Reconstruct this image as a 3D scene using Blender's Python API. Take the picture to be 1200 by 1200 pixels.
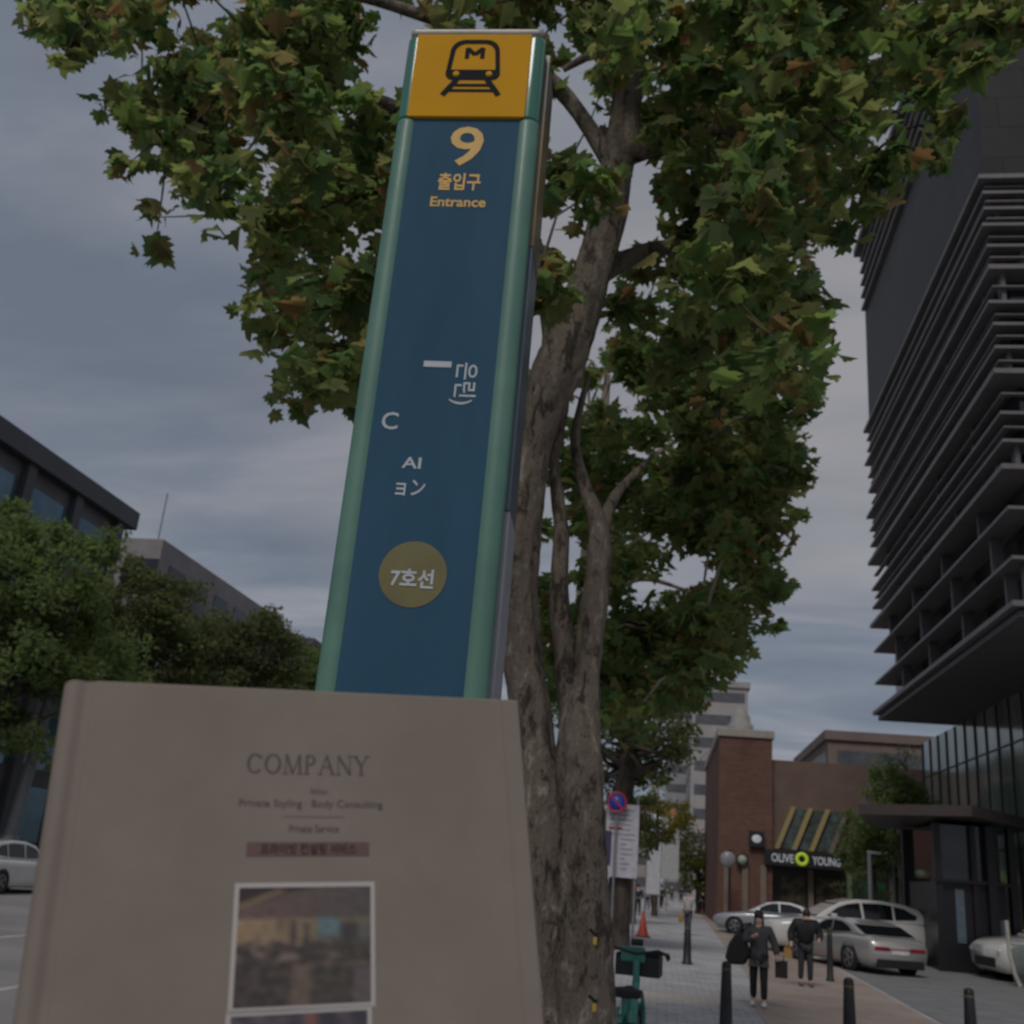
import bpy, bmesh, math, random
from mathutils import Vector, Matrix, noise

for o in list(bpy.data.objects):
    bpy.data.objects.remove(o)
S = bpy.context.scene
C = S.collection
PI = math.pi
rad = math.radians
RND = random.Random(11)

# ------------------------------------------------------------------ camera
CAM = Vector((0, 0, 2.0))
PITCH, ROLL, YAW = rad(19.1), rad(5.0), rad(9.48)
_s, _c = math.sin(YAW), math.cos(YAW)
FW = Vector((-_s*math.cos(PITCH), _c*math.cos(PITCH), math.sin(PITCH)))
_r0 = Vector((_c, _s, 0))
_u0 = Vector((_s*math.sin(PITCH), -_c*math.sin(PITCH), math.cos(PITCH)))
RT = _r0*math.cos(ROLL) + _u0*math.sin(ROLL)
UP = _u0*math.cos(ROLL) - _r0*math.sin(ROLL)
cd = bpy.data.cameras.new('camera')
cam = bpy.data.objects.new('camera', cd)
C.objects.link(cam)
cd.sensor_width = 36
cd.lens = 36
cd.clip_start = 0.05
cd.clip_end = 3000
cd.dof.use_dof = True
cd.dof.focus_distance = 1.15
cd.dof.aperture_fstop = 10.5
cam.matrix_world = Matrix(((RT.x, UP.x, -FW.x, CAM.x), (RT.y, UP.y, -FW.y, CAM.y), (RT.z, UP.z, -FW.z, CAM.z), (0, 0, 0, 1)))
S.camera = cam

# ------------------------------------------------------------------ light
SUN_EL, SUN_AZ = rad(50), rad(192)          # azimuth clockwise from +Y: from behind the camera, a little to the left
EXPOSURE = -0.72
SKY_STRENGTH = 0.1
CLOUD_DARK = (2.5, 2.9, 3.7)
CLOUD_MID = (3.2, 3.6, 4.4)
CLOUD_LIGHT = (4.9, 5.0, 5.6)
W = bpy.data.worlds.new('World')
S.world = W
W.use_nodes = True
nt = W.node_tree
bg = nt.nodes['Background']
bg.inputs[1].default_value = SKY_STRENGTH
sky = nt.nodes.new('ShaderNodeTexSky')
sky.sky_type = 'NISHITA'
sky.sun_disc = False
sky.sun_elevation = SUN_EL
sky.sun_rotation = SUN_AZ
tc = nt.nodes.new('ShaderNodeTexCoord')
sep = nt.nodes.new('ShaderNodeSeparateXYZ')
nt.links.new(tc.outputs['Generated'], sep.inputs[0])
zz = nt.nodes.new('ShaderNodeMath'); zz.operation = 'MAXIMUM'; zz.inputs[1].default_value = 0.0
nt.links.new(sep.outputs[2], zz.inputs[0])
za = nt.nodes.new('ShaderNodeMath'); za.operation = 'ADD'; za.inputs[1].default_value = 0.16
nt.links.new(zz.outputs[0], za.inputs[0])
dv = nt.nodes.new('ShaderNodeVectorMath'); dv.operation = 'DIVIDE'
cmb = nt.nodes.new('ShaderNodeCombineXYZ')
for i in range(3):
    nt.links.new(za.outputs[0], cmb.inputs[i])
nt.links.new(tc.outputs['Generated'], dv.inputs[0])
nt.links.new(cmb.outputs[0], dv.inputs[1])
mp = nt.nodes.new('ShaderNodeMapping')
mp.inputs['Rotation'].default_value = (0, 0, 0.5)
mp.inputs['Scale'].default_value = (0.75, 1.7, 0.6)
nt.links.new(dv.outputs[0], mp.inputs[0])
n1 = nt.nodes.new('ShaderNodeTexNoise')
n1.inputs['Scale'].default_value = 1.15
n1.inputs['Detail'].default_value = 9
n1.inputs['Roughness'].default_value = 0.52
n1.inputs['Distortion'].default_value = 0.35
nt.links.new(mp.outputs[0], n1.inputs[0])
cr = nt.nodes.new('ShaderNodeValToRGB')
cr.color_ramp.elements[0].position = 0.40
cr.color_ramp.elements[0].color = (*CLOUD_DARK, 1)
cr.color_ramp.elements[1].position = 0.62
cr.color_ramp.elements[1].color = (*CLOUD_LIGHT, 1)
e = cr.color_ramp.elements.new(0.5)
e.color = (*CLOUD_MID, 1)
nt.links.new(n1.outputs[0], cr.inputs[0])
n2 = nt.nodes.new('ShaderNodeTexNoise')
n2.inputs['Scale'].default_value = 0.7
n2.inputs['Detail'].default_value = 3
nt.links.new(dv.outputs[0], n2.inputs[0])
mrw = nt.nodes.new('ShaderNodeMapRange')
mrw.inputs[1].default_value = 0.52
mrw.inputs[2].default_value = 0.72
nt.links.new(n2.outputs[0], mrw.inputs[0])
warm = nt.nodes.new('ShaderNodeMix'); warm.data_type = 'RGBA'
warm.inputs[7].default_value = (6.2, 5.8, 5.6, 1)
mulw = nt.nodes.new('ShaderNodeMath'); mulw.operation = 'MULTIPLY'; mulw.inputs[1].default_value = 0.6
nt.links.new(mrw.outputs[0], mulw.inputs[0])
nt.links.new(mulw.outputs[0], warm.inputs[0])
nt.links.new(cr.outputs[0], warm.inputs[6])
mix = nt.nodes.new('ShaderNodeMix'); mix.data_type = 'RGBA'
mix.inputs[0].default_value = 0.9
nt.links.new(sky.outputs[0], mix.inputs[6])
nt.links.new(warm.outputs[2], mix.inputs[7])
nt.links.new(mix.outputs[2], bg.inputs[0])
ld = bpy.data.lights.new('sun', 'SUN')
ld.energy = 1.9
ld.angle = rad(20)
ld.color = (1.0, 0.95, 0.88)
sun = bpy.data.objects.new('sun', ld)
C.objects.link(sun)
sd = Vector((math.sin(SUN_AZ)*math.cos(SUN_EL), math.cos(SUN_AZ)*math.cos(SUN_EL), math.sin(SUN_EL)))
sun.rotation_euler = sd.to_track_quat('Z', 'Y').to_euler()
sun.location = (0, -5, 30)
S.view_settings.view_transform = 'Standard'
S.view_settings.look = 'None'
S.view_settings.gamma = 1
S.view_settings.exposure = EXPOSURE
S.cycles.max_bounces = 6
S.cycles.transparent_max_bounces = 8

# ------------------------------------------------------------------ helpers
def ray(px, py):
    return RT*((px-600)/1200) + UP*((600-py)/1200) + FW
def aty(px, py, Y):
    d = ray(px, py)
    return CAM + d*(Y/d.y)
def atd(px, py, dep):
    return CAM + ray(px, py)*dep
def gnd(px, py, z=0.0):
    d = ray(px, py)
    return CAM + d*((z-CAM.z)/d.z)

MATS = {}
def mat(name, col, rough=0.7, metal=0.0, col2=None, scale=6.0, bump=0.0, bscale=None, spec=0.5, emit=None, emits=0.0, coat=0.0, detail=5, contrast=(0.35, 0.65), stretch=None):
    if name in MATS:
        return MATS[name]
    m = bpy.data.materials.new(name)
    m.use_nodes = True
    t = m.node_tree
    b = t.nodes['Principled BSDF']
    b.inputs['Base Color'].default_value = (*col, 1)
    b.inputs['Roughness'].default_value = rough
    b.inputs['Metallic'].default_value = metal
    b.inputs['Specular IOR Level'].default_value = spec
    b.inputs['Coat Weight'].default_value = coat
    if emit:
        b.inputs['Emission Color'].default_value = (*emit, 1)
        b.inputs['Emission Strength'].default_value = emits
    co = t.nodes.new('ShaderNodeTexCoord')
    src = co.outputs['Object']
    if stretch:
        mpn = t.nodes.new('ShaderNodeMapping')
        mpn.inputs['Scale'].default_value = stretch
        t.links.new(src, mpn.inputs[0])
        src = mpn.outputs[0]
    if col2 is None:
        col2 = tuple(c*0.78 for c in col)
    n = t.nodes.new('ShaderNodeTexNoise')
    n.inputs['Scale'].default_value = scale
    n.inputs['Detail'].default_value = detail
    n.inputs['Roughness'].default_value = 0.62
    t.links.new(src, n.inputs[0])
    r = t.nodes.new('ShaderNodeValToRGB')
    r.color_ramp.elements[0].position = contrast[0]
    r.color_ramp.elements[0].color = (*col2, 1)
    r.color_ramp.elements[1].position = contrast[1]
    r.color_ramp.elements[1].color = (*col, 1)
    t.links.new(n.outputs[0], r.inputs[0])
    t.links.new(r.outputs[0], b.inputs['Base Color'])
    if bump:
        nb = t.nodes.new('ShaderNodeTexNoise')
        nb.inputs['Scale'].default_value = bscale or scale*6
        nb.inputs['Detail'].default_value = 4
        t.links.new(src, nb.inputs[0])
        bp = t.nodes.new('ShaderNodeBump')
        bp.inputs['Strength'].default_value = bump
        bp.inputs['Distance'].default_value = 0.02
        t.links.new(nb.outputs[0], bp.inputs['Height'])
        t.links.new(bp.outputs[0], b.inputs['Normal'])
    MATS[name] = m
    return m

def brickmat(name, c1, c2, mortar, sx=1.0, bw=0.2, bh=0.1, rough=0.85, msize=0.006, vertical=False, big=(0.8, 1.1)):
    m = bpy.data.materials.new(name)
    m.use_nodes = True
    t = m.node_tree
    b = t.nodes['Principled BSDF']
    b.inputs['Roughness'].default_value = rough
    co = t.nodes.new('ShaderNodeTexCoord')
    src = co.outputs['Object']
    if vertical:
        sp = t.nodes.new('ShaderNodeSeparateXYZ')
        t.links.new(src, sp.inputs[0])
        ad = t.nodes.new('ShaderNodeMath')
        t.links.new(sp.outputs[0], ad.inputs[0]); t.links.new(sp.outputs[1], ad.inputs[1])
        cb = t.nodes.new('ShaderNodeCombineXYZ')
        t.links.new(ad.outputs[0], cb.inputs[0]); t.links.new(sp.outputs[2], cb.inputs[1])
        src = cb.outputs[0]
    br = t.nodes.new('ShaderNodeTexBrick')
    br.inputs['Color1'].default_value = (*c1, 1)
    br.inputs['Color2'].default_value = (*c2, 1)
    br.inputs['Mortar'].default_value = (*mortar, 1)
    br.inputs['Scale'].default_value = 1.0
    br.inputs['Mortar Size'].default_value = msize
    br.inputs['Brick Width'].default_value = bw
    br.inputs['Row Height'].default_value = bh
    br.inputs['Bias'].default_value = 0.0
    t.links.new(src, br.inputs[0])
    n = t.nodes.new('ShaderNodeTexNoise')
    n.inputs['Scale'].default_value = 0.45
    n.inputs['Detail'].default_value = 8
    n.inputs['Roughness'].default_value = 0.6
    t.links.new(co.outputs['Object'], n.inputs[0])
    mr = t.nodes.new('ShaderNodeMapRange')
    mr.inputs[1].default_value = 0.3; mr.inputs[2].default_value = 0.7
    mr.inputs[3].default_value = big[0]; mr.inputs[4].default_value = big[1]
    t.links.new(n.outputs[0], mr.inputs[0])
    mx = t.nodes.new('ShaderNodeMix'); mx.data_type = 'RGBA'; mx.blend_type = 'MULTIPLY'
    mx.inputs[0].default_value = 1.0
    t.links.new(br.outputs[0], mx.inputs[6])
    cb2 = t.nodes.new('ShaderNodeCombineXYZ')
    for i in range(3):
        t.links.new(mr.outputs[0], cb2.inputs[i])
    t.links.new(cb2.outputs[0], mx.inputs[7])
    t.links.new(mx.outputs[2], b.inputs['Base Color'])
    bp = t.nodes.new('ShaderNodeBump')
    bp.inputs['Strength'].default_value = 0.35
    bp.inputs['Distance'].default_value = 0.01
    t.links.new(br.outputs[1], bp.inputs['Height']); bp.invert = True
    t.links.new(bp.outputs[0], b.inputs['Normal'])
    b.inputs['Specular IOR Level'].default_value = 0.25
    MATS[name] = m
    return m

def tag(o, label=None, cat=None, group=None, kind=None):
    if label: o['label'] = label
    if cat: o['category'] = cat
    if group: o['group'] = group
    if kind: o['kind'] = kind
    return o

def thing(name, label, cat, loc=(0, 0, 0), rz=0.0, group=None):
    o = bpy.data.objects.new(name, None)
    C.objects.link(o)
    o.location = loc
    o.rotation_euler = (0, 0, rz)
    o.empty_display_size = 0.2
    return tag(o, label, cat, group)

class MB:
    def __init__(s):
        s.v, s.f, s.sm = [], [], []
    def add(s, vs, fs, smooth=False):
        k = len(s.v)
        s.v += [tuple(v) for v in vs]
        s.f += [tuple(i+k for i in f) for f in fs]
        s.sm += [smooth]*len(fs)
        return s
    def box(s, x0, x1, y0, y1, z0, z1):
        vs = [(x, y, z) for z in (z0, z1) for y in (y0, y1) for x in (x0, x1)]
        return s.add(vs, [(0, 2, 3, 1), (4, 5, 7, 6), (0, 1, 5, 4), (2, 6, 7, 3), (0, 4, 6, 2), (1, 3, 7, 5)])
    def obox(s, M, sx, sy, sz):
        vs = [M @ Vector((x*sx/2, y*sy/2, z*sz/2)) for z in (-1, 1) for y in (-1, 1) for x in (-1, 1)]
        return s.add(vs, [(0, 2, 3, 1), (4, 5, 7, 6), (0, 1, 5, 4), (2, 6, 7, 3), (0, 4, 6, 2), (1, 3, 7, 5)])
    def tube(s, pts, rs, n=10, smooth=True, caps=True):
        pts = [Vector(p) for p in pts]
        if not isinstance(rs, (list, tuple)): rs = [rs]*len(pts)
        rings = []
        ref = None
        for i, p in enumerate(pts):
            d = (pts[min(i+1, len(pts)-1)] - pts[max(i-1, 0)])
            if d.length < 1e-9: d = Vector((0, 0, 1))
            d.normalize()
            if ref is None:
                ref = Vector((1, 0, 0)) if abs(d.x) < 0.8 else Vector((0, 1, 0))
            a = (ref - d*ref.dot(d)).normalized()
            ref = a
            b = d.cross(a)
            rings.append([p + (a*math.cos(2*PI*k/n) + b*math.sin(2*PI*k/n))*rs[i] for k in range(n)])
        vs = [v for r in rings for v in r]
        fs = []
        for i in range(len(pts)-1):
            for k in range(n):
                fs.append((i*n+k, i*n+(k+1) % n, (i+1)*n+(k+1) % n, (i+1)*n+k))
        s.add(vs, fs, smooth)
        if caps:
            s.add(rings[0], [tuple(reversed(range(n)))])
            s.add(rings[-1], [tuple(range(n))])
        return s
    def lathe(s, prof, n=16, M=None, smooth=True):
        M = M or Matrix()
        vs = [M @ Vector((r*math.cos(2*PI*k/n), r*math.sin(2*PI*k/n), z)) for r, z in prof for k in range(n)]
        fs = [(i*n+k, i*n+(k+1) % n, (i+1)*n+(k+1) % n, (i+1)*n+k) for i in range(len(prof)-1) for k in range(n)]
        return s.add(vs, fs, smooth)
    def poly(s, pts, depth):
        # polygon extruded along depth vector
        n = len(pts); d = Vector(depth)
        vs = [Vector(p) for p in pts] + [Vector(p)+d for p in pts]
        fs = [tuple(range(n)), tuple(reversed(range(n, 2*n)))] + [(i, i+n, (i+1) % n + n, (i+1) % n) for i in range(n)]
        return s.add(vs, fs)
    def ball(s, c, rx, ry=None, rz=None, n=12, m=8):
        ry = ry or rx; rz = rz or rx
        vs = []; fs = []
        for i in range(m+1):
            t = PI*i/m
            for k in range(n):
                vs.append((c[0]+rx*math.sin(t)*math.cos(2*PI*k/n), c[1]+ry*math.sin(t)*math.sin(2*PI*k/n), c[2]+rz*math.cos(t)))
        for i in range(m):
            for k in range(n):
                fs.append((i*n+k, (i+1)*n+k, (i+1)*n+(k+1) % n, i*n+(k+1) % n))
        return s.add(vs, fs, True)
    def build(s, name, m, parent=None, bevel=0.0, seg=2):
        me = bpy.data.meshes.new(name)
        me.from_pydata(s.v, [], s.f)
        me.polygons.foreach_set('use_smooth', s.sm)
        me.validate()
        o = bpy.data.objects.new(name, me)
        C.objects.link(o)
        for mm in (m if isinstance(m, (list, tuple)) else [m]):
            me.materials.append(mm)
        if parent: o.parent = parent
        if bevel:
            md = o.modifiers.new('bevel', 'BEVEL')
            md.width = bevel; md.segments = seg; md.limit_method = 'ANGLE'
            md.angle_limit = rad(35)
        return o

def fixnormals(o):
    bm = bmesh.new(); bm.from_mesh(o.data)
    bmesh.ops.remove_doubles(bm, verts=bm.verts, dist=1e-5)
    bmesh.ops.recalc_face_normals(bm, faces=bm.faces)
    bm.to_mesh(o.data); bm.free()
    return o

def text_part(name, body, size, m, parent, M, ext=0.002, weight=0.0, xs=1.0, width=None):
    """lettering as a real thin mesh; M places local x right, y up, z out of the surface"""
    cu = bpy.data.curves.new('lettering', 'FONT')
    cu.body = body
    cu.size = size
    cu.extrude = ext
    cu.offset = weight
    cu.align_x = 'CENTER'
    cu.align_y = 'CENTER'
    cu.resolution_u = 3
    tmp = bpy.data.objects.new('lettering', cu)
    C.objects.link(tmp)
    bpy.context.view_layer.update()
    dg = bpy.context.evaluated_depsgraph_get()
    me = bpy.data.meshes.new_from_object(tmp.evaluated_get(dg))
    bpy.data.objects.remove(tmp)
    xsv = [v.co.x for v in me.vertices] or [0, 1]
    ysv = [v.co.y for v in me.vertices] or [0, 1]
    if width:
        xs = width/max(1e-6, max(xsv)-min(xsv))
    cy = (max(ysv)+min(ysv))/2; cx = (max(xsv)+min(xsv))/2
    me.transform(Matrix.Diagonal((xs, 1, 1, 1)) @ Matrix.Translation((-cx, -cy, 0)))
    me.transform(M)
    me.materials.clear(); me.materials.append(m)
    o = bpy.data.objects.new(name, me)
    C.objects.link(o)
    o.parent = parent
    return o

def frame_m(o, x, y, z=None):
    x = Vector(x).normalized(); y = Vector(y).normalized(); z = x.cross(y)
    o = Vector(o)
    return Matrix(((x.x, y.x, z.x, o.x), (x.y, y.y, z.y, o.y), (x.z, y.z, z.z, o.z), (0, 0, 0, 1)))

def face_neg_y(x, y, z):   # surface that faces the camera side (-y): x right, z up
    return frame_m((x, y, z), (1, 0, 0), (0, 0, 1))

def skin_mesh(name, verts, edges, radii, m, parent=None, sub=1):
    me = bpy.data.meshes.new(name)
    me.from_pydata(verts, edges, [])
    o = bpy.data.objects.new(name, me)
    C.objects.link(o)
    o.modifiers.new('skin', 'SKIN')
    sv = me.skin_vertices[0].data
    for i, r in enumerate(radii):
        sv[i].radius = r if isinstance(r, tuple) else (r, r)
        sv[i].use_root = (i == 0)
    sm = o.modifiers.new('sub', 'SUBSURF'); sm.levels = sub; sm.render_levels = sub
    bpy.context.view_layer.update()
    dg = bpy.context.evaluated_depsgraph_get()
    nm = bpy.data.meshes.new_from_object(o.evaluated_get(dg))
    bpy.data.objects.remove(o)
    nm.materials.clear(); nm.materials.append(m)
    nm.polygons.foreach_set('use_smooth', [True]*len(nm.polygons))
    o = bpy.data.objects.new(name, nm)
    C.objects.link(o)
    if parent: o.parent = parent
    return o

def copy_tree(o, parent=None):
    c = o.copy(); C.objects.link(c)
    if parent: c.parent = parent
    for ch in list(o.children):
        copy_tree(ch, c)
    return c

# ------------------------------------------------------------------ shared materials
M_BLACK = mat('black_paint', (0.022, 0.022, 0.025), 0.45, scale=3)
M_DMETAL = mat('dark_metal', (0.04, 0.038, 0.04), 0.4, 0.3, scale=2)
M_STEEL = mat('grey_steel', (0.30, 0.31, 0.33), 0.45, 0.5, scale=3)
M_WHITE = mat('white_paint', (0.75, 0.75, 0.74), 0.5)
M_RUBBER = mat('rubber', (0.015, 0.015, 0.016), 0.8)
M_GLASSD = mat('dark_glass', (0.012, 0.014, 0.017), 0.06, 0.0, col2=(0.02, 0.023, 0.027), scale=0.6, spec=0.8)
M_CONC = mat('concrete', (0.33, 0.32, 0.31), 0.85, bump=0.2, scale=1.2)
M_ASPH = mat('asphalt', (0.24, 0.235, 0.235), 0.85, col2=(0.17, 0.167, 0.17), scale=1.5, bump=0.4, bscale=60)
M_TEAL = mat('teal_paint', (0.05, 0.27, 0.22), 0.35, coat=0.3)
M_SKIN = mat('skin', (0.62, 0.40, 0.31), 0.6)
M_HAIR = mat('hair', (0.02, 0.015, 0.012), 0.6)
M_YEL = mat('yellow_plastic', (0.62, 0.42, 0.04), 0.5)

# ------------------------------------------------------------------ ground
def sheet(name, pts, z, m, th=0.0):
    mb = MB()
    if th:
        mb.poly([(x, y, z) for x, y in reversed(pts)], (0, 0, -th))
    else:
        mb.add([(x, y, z) for x, y in pts], [tuple(range(len(pts)))])
    o = mb.build(name, m)
    fixnormals(o)
    if not th and o.data.polygons[0].normal.z < 0:
        o.data.flip_normals()
    o['kind'] = 'structure'
    return o
sheet('ground', [(-900, -300), (900, -300), (900, 1500), (-900, 1500)], -0.16, mat('far_ground', (0.2, 0.19, 0.185), 0.9, scale=0.05))
sheet('road', [(-23.6, -60), (-2.35, -60), (-2.35, 420), (-23.6, 420)], -0.15, mat('road_asphalt', (0.30, 0.285, 0.28), 0.85, col2=(0.22, 0.21, 0.21), scale=0.35, bump=0.35, bscale=40, detail=8))
M_PAVE = brickmat('grey_pavers', (0.50, 0.49, 0.50), (0.42, 0.41, 0.42), (0.24, 0.23, 0.23), bw=0.3, bh=0.3, msize=0.008, big=(0.68, 1.12))
M_PINK = brickmat('pink_pavers', (0.43, 0.345, 0.295), (0.36, 0.285, 0.245), (0.24, 0.2, 0.18), bw=0.23, bh=0.115, msize=0.006, big=(0.75, 1.12))
sheet('pavement', [(-2.2, -60), (30, -60), (30, 420), (-2.2, 420)], 0.0, M_PAVE, 0.155)
sheet('far_pavement', [(-30.5, -60), (-23.75, -60), (-23.75, 420), (-30.5, 420)], 0.0, M_PAVE, 0.155)
sheet('kerb', [(-2.35, -60), (-2.2, -60), (-2.2, 420), (-2.35, 420)], 0.008, M_CONC, 0.163)
sheet('far_kerb', [(-23.75, -60), (-23.6, -60), (-23.6, 420), (-23.75, 420)], 0.008, M_CONC, 0.163)
sheet('pink_paving', [(1.7, 14), (4.6, 14), (4.95, 21.2), (5.1, 28), (5.2, 36), (4.6, 60), (4.6, 130), (3.0, 130), (2.9, 85), (2.3, 40), (2.15, 27), (1.7, 21)], 0.004, M_PINK)
sheet('driveway', [(4.7, 14), (30, 14), (30, 45), (9, 46), (5.4, 40), (5.3, 36), (5.2, 28), (5.05, 21.2)], 0.004, M_ASPH)
sheet('forecourt', [(3.9, 41), (5.4, 40.6), (9, 46.5), (30, 45.5), (30, 61), (4.9, 61), (4.8, 50), (2.9, 60), (3.0, 50)], 0.006, M_ASPH)
# worn paving patches on the grey walk
sheet('paving_patch', [(-0.6, 19.5), (1.5, 20.2), (1.6, 22.4), (-0.6, 21.7)], 0.004, brickmat('warm_pavers', (0.52, 0.47, 0.43), (0.45, 0.41, 0.38), (0.3, 0.27, 0.25), bw=0.3, bh=0.3, big=(0.75, 1.1)))
# road markings
M_MARK = mat('road_marking', (0.62, 0.60, 0.58), 0.7, col2=(0.36, 0.35, 0.34), scale=4)
for i, x in enumerate((-13.0, -8.9)):
    sheet('lane_line', [(x-0.08, -40), (x+0.08, -40), (x+0.08, 300), (x-0.08, 300)], -0.146, M_MARK)

# ------------------------------------------------------------------ foliage
def leafmat(name, cols, trans=0.35, rough=0.55):
    m = bpy.data.materials.new(name)
    m.use_nodes = True
    t = m.node_tree
    b = t.nodes['Principled BSDF']
    out = t.nodes['Material Output']
    g = t.nodes.new('ShaderNodeNewGeometry')
    r = t.nodes.new('ShaderNodeValToRGB')
    els = r.color_ramp.elements
    els[0].color = (*cols[0], 1); els[0].position = 0
    els[1].color = (*cols[-1], 1); els[1].position = 1
    for i, c in enumerate(cols[1:-1]):
        e = els.new((i+1)/(len(cols)-1)); e.color = (*c, 1)
    t.links.new(g.outputs['Random Per Island'], r.inputs[0])
    t.links.new(r.outputs[0], b.inputs['Base Color'])
    b.inputs['Roughness'].default_value = 0.75
    b.inputs['Specular IOR Level'].default_value = 0.2
    tr = t.nodes.new('ShaderNodeBsdfTranslucent')
    hs = t.nodes.new('ShaderNodeHueSaturation')
    hs.inputs['Hue'].default_value = 0.485
    hs.inputs['Saturation'].default_value = 1.15
    hs.inputs['Value'].default_value = 4.0
    t.links.new(r.outputs[0], hs.inputs['Color'])
    t.links.new(hs.outputs[0], tr.inputs[0])
    mx = t.nodes.new('ShaderNodeMixShader')
    mx.inputs[0].default_value = trans
    t.links.new(b.outputs[0], mx.inputs[1]); t.links.new(tr.outputs[0], mx.inputs[2])
    t.links.new(mx.outputs[0], out.inputs[0])
    MATS[name] = m
    return m
L_NEAR = leafmat('plane_leaf', [(0.048, 0.080, 0.034), (0.062, 0.103, 0.042), (0.096, 0.141, 0.049), (0.073, 0.094, 0.042), (0.125, 0.150, 0.057), (0.105, 0.117, 0.049), (0.125, 0.085, 0.042)], 0.45)
L_MID = leafmat('street_leaf', [(0.048, 0.071, 0.034), (0.073, 0.099, 0.042), (0.105, 0.122, 0.046), (0.062, 0.080, 0.040), (0.105, 0.085, 0.042)], 0.35)
L_BUSH = leafmat('round_leaf', [(0.077, 0.121, 0.053), (0.124, 0.171, 0.061), (0.091, 0.127, 0.057), (0.156, 0.178, 0.067)], 0.3)
L_YEL = leafmat('turning_leaf', [(0.12, 0.13, 0.02), (0.17, 0.15, 0.02), (0.09, 0.11, 0.02), (0.2, 0.13, 0.02)], 0.3)
L_RED = leafmat('autumn_leaf', [(0.14, 0.06, 0.02), (0.10, 0.07, 0.02), (0.05, 0.09, 0.02), (0.06, 0.1, 0.02), (0.05, 0.08, 0.02)], 0.3)

# lobed leaf outline: half (right side), y along the leaf
_half = [(0.0, 0.0), (0.16, -0.06), (0.38, -0.02), (0.30, 0.14), (0.52, 0.22), (0.62, 0.44), (0.40, 0.44), (0.30, 0.46), (0.34, 0.70), (0.16, 0.68), (0.0, 1.0)]
LEAF_V = [(x, y, 0.0 + abs(x)*0.25) for x, y in _half] + [(-x, y, abs(x)*0.25) for x, y in _half[1:-1]]
_n = len(_half)
LEAF_F = [tuple(range(_n)), tuple([0, _n-1] + list(range(2*_n-3, _n-1, -1)))]
DIA_V = [(0, 0, 0), (0.32, 0.4, 0.08), (0.12, 0.75, 0.03), (0, 1, 0), (-0.3, 0.45, 0.08)]
DIA_F = [(0, 1, 2, 3), (0, 3, 4)]

def add_leaf(mb, p, size, rnd, lobed=True, down=0.5):
    # random orientation, blades tend to hang and face outwards/up
    yaw = rnd.uniform(0, 2*PI); tilt = rnd.gauss(-0.5, 0.6); roll = rnd.gauss(0, 0.6)
    ax = Vector((math.cos(yaw)*math.cos(tilt), math.sin(yaw)*math.cos(tilt), math.sin(tilt)))
    side = Vector((-math.sin(yaw), math.cos(yaw), 0))
    nn = side.cross(ax)
    sd_ = side*math.cos(roll) + nn*math.sin(roll)
    nm = sd_.cross(ax)
    V, F = (LEAF_V, LEAF_F) if lobed else (DIA_V, DIA_F)
    cu = rnd.uniform(-0.15, 0.75); fo = rnd.uniform(0.5, 2.2)
    mb.add([p + sd_*(x*size) + ax*((y-0.4)*size) + nm*((z*fo-cu*(y-0.35)**2)*size) for x, y, z in V], F)

def leaf_cluster(mb, c, r, n, size, rnd, lobed=True, flat=0.75):
    for _ in range(n):
        while True:
            d = Vector((rnd.uniform(-1, 1), rnd.uniform(-1, 1), rnd.uniform(-1, 1)))
            if d.length <= 1: break
        d = d * (0.55 + 0.45*rnd.random())
        p = c + Vector((d.x*r, d.y*r, d.z*r*flat))
        add_leaf(mb, p, size*rnd.uniform(0.45, 1.25), rnd, lobed)

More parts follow.
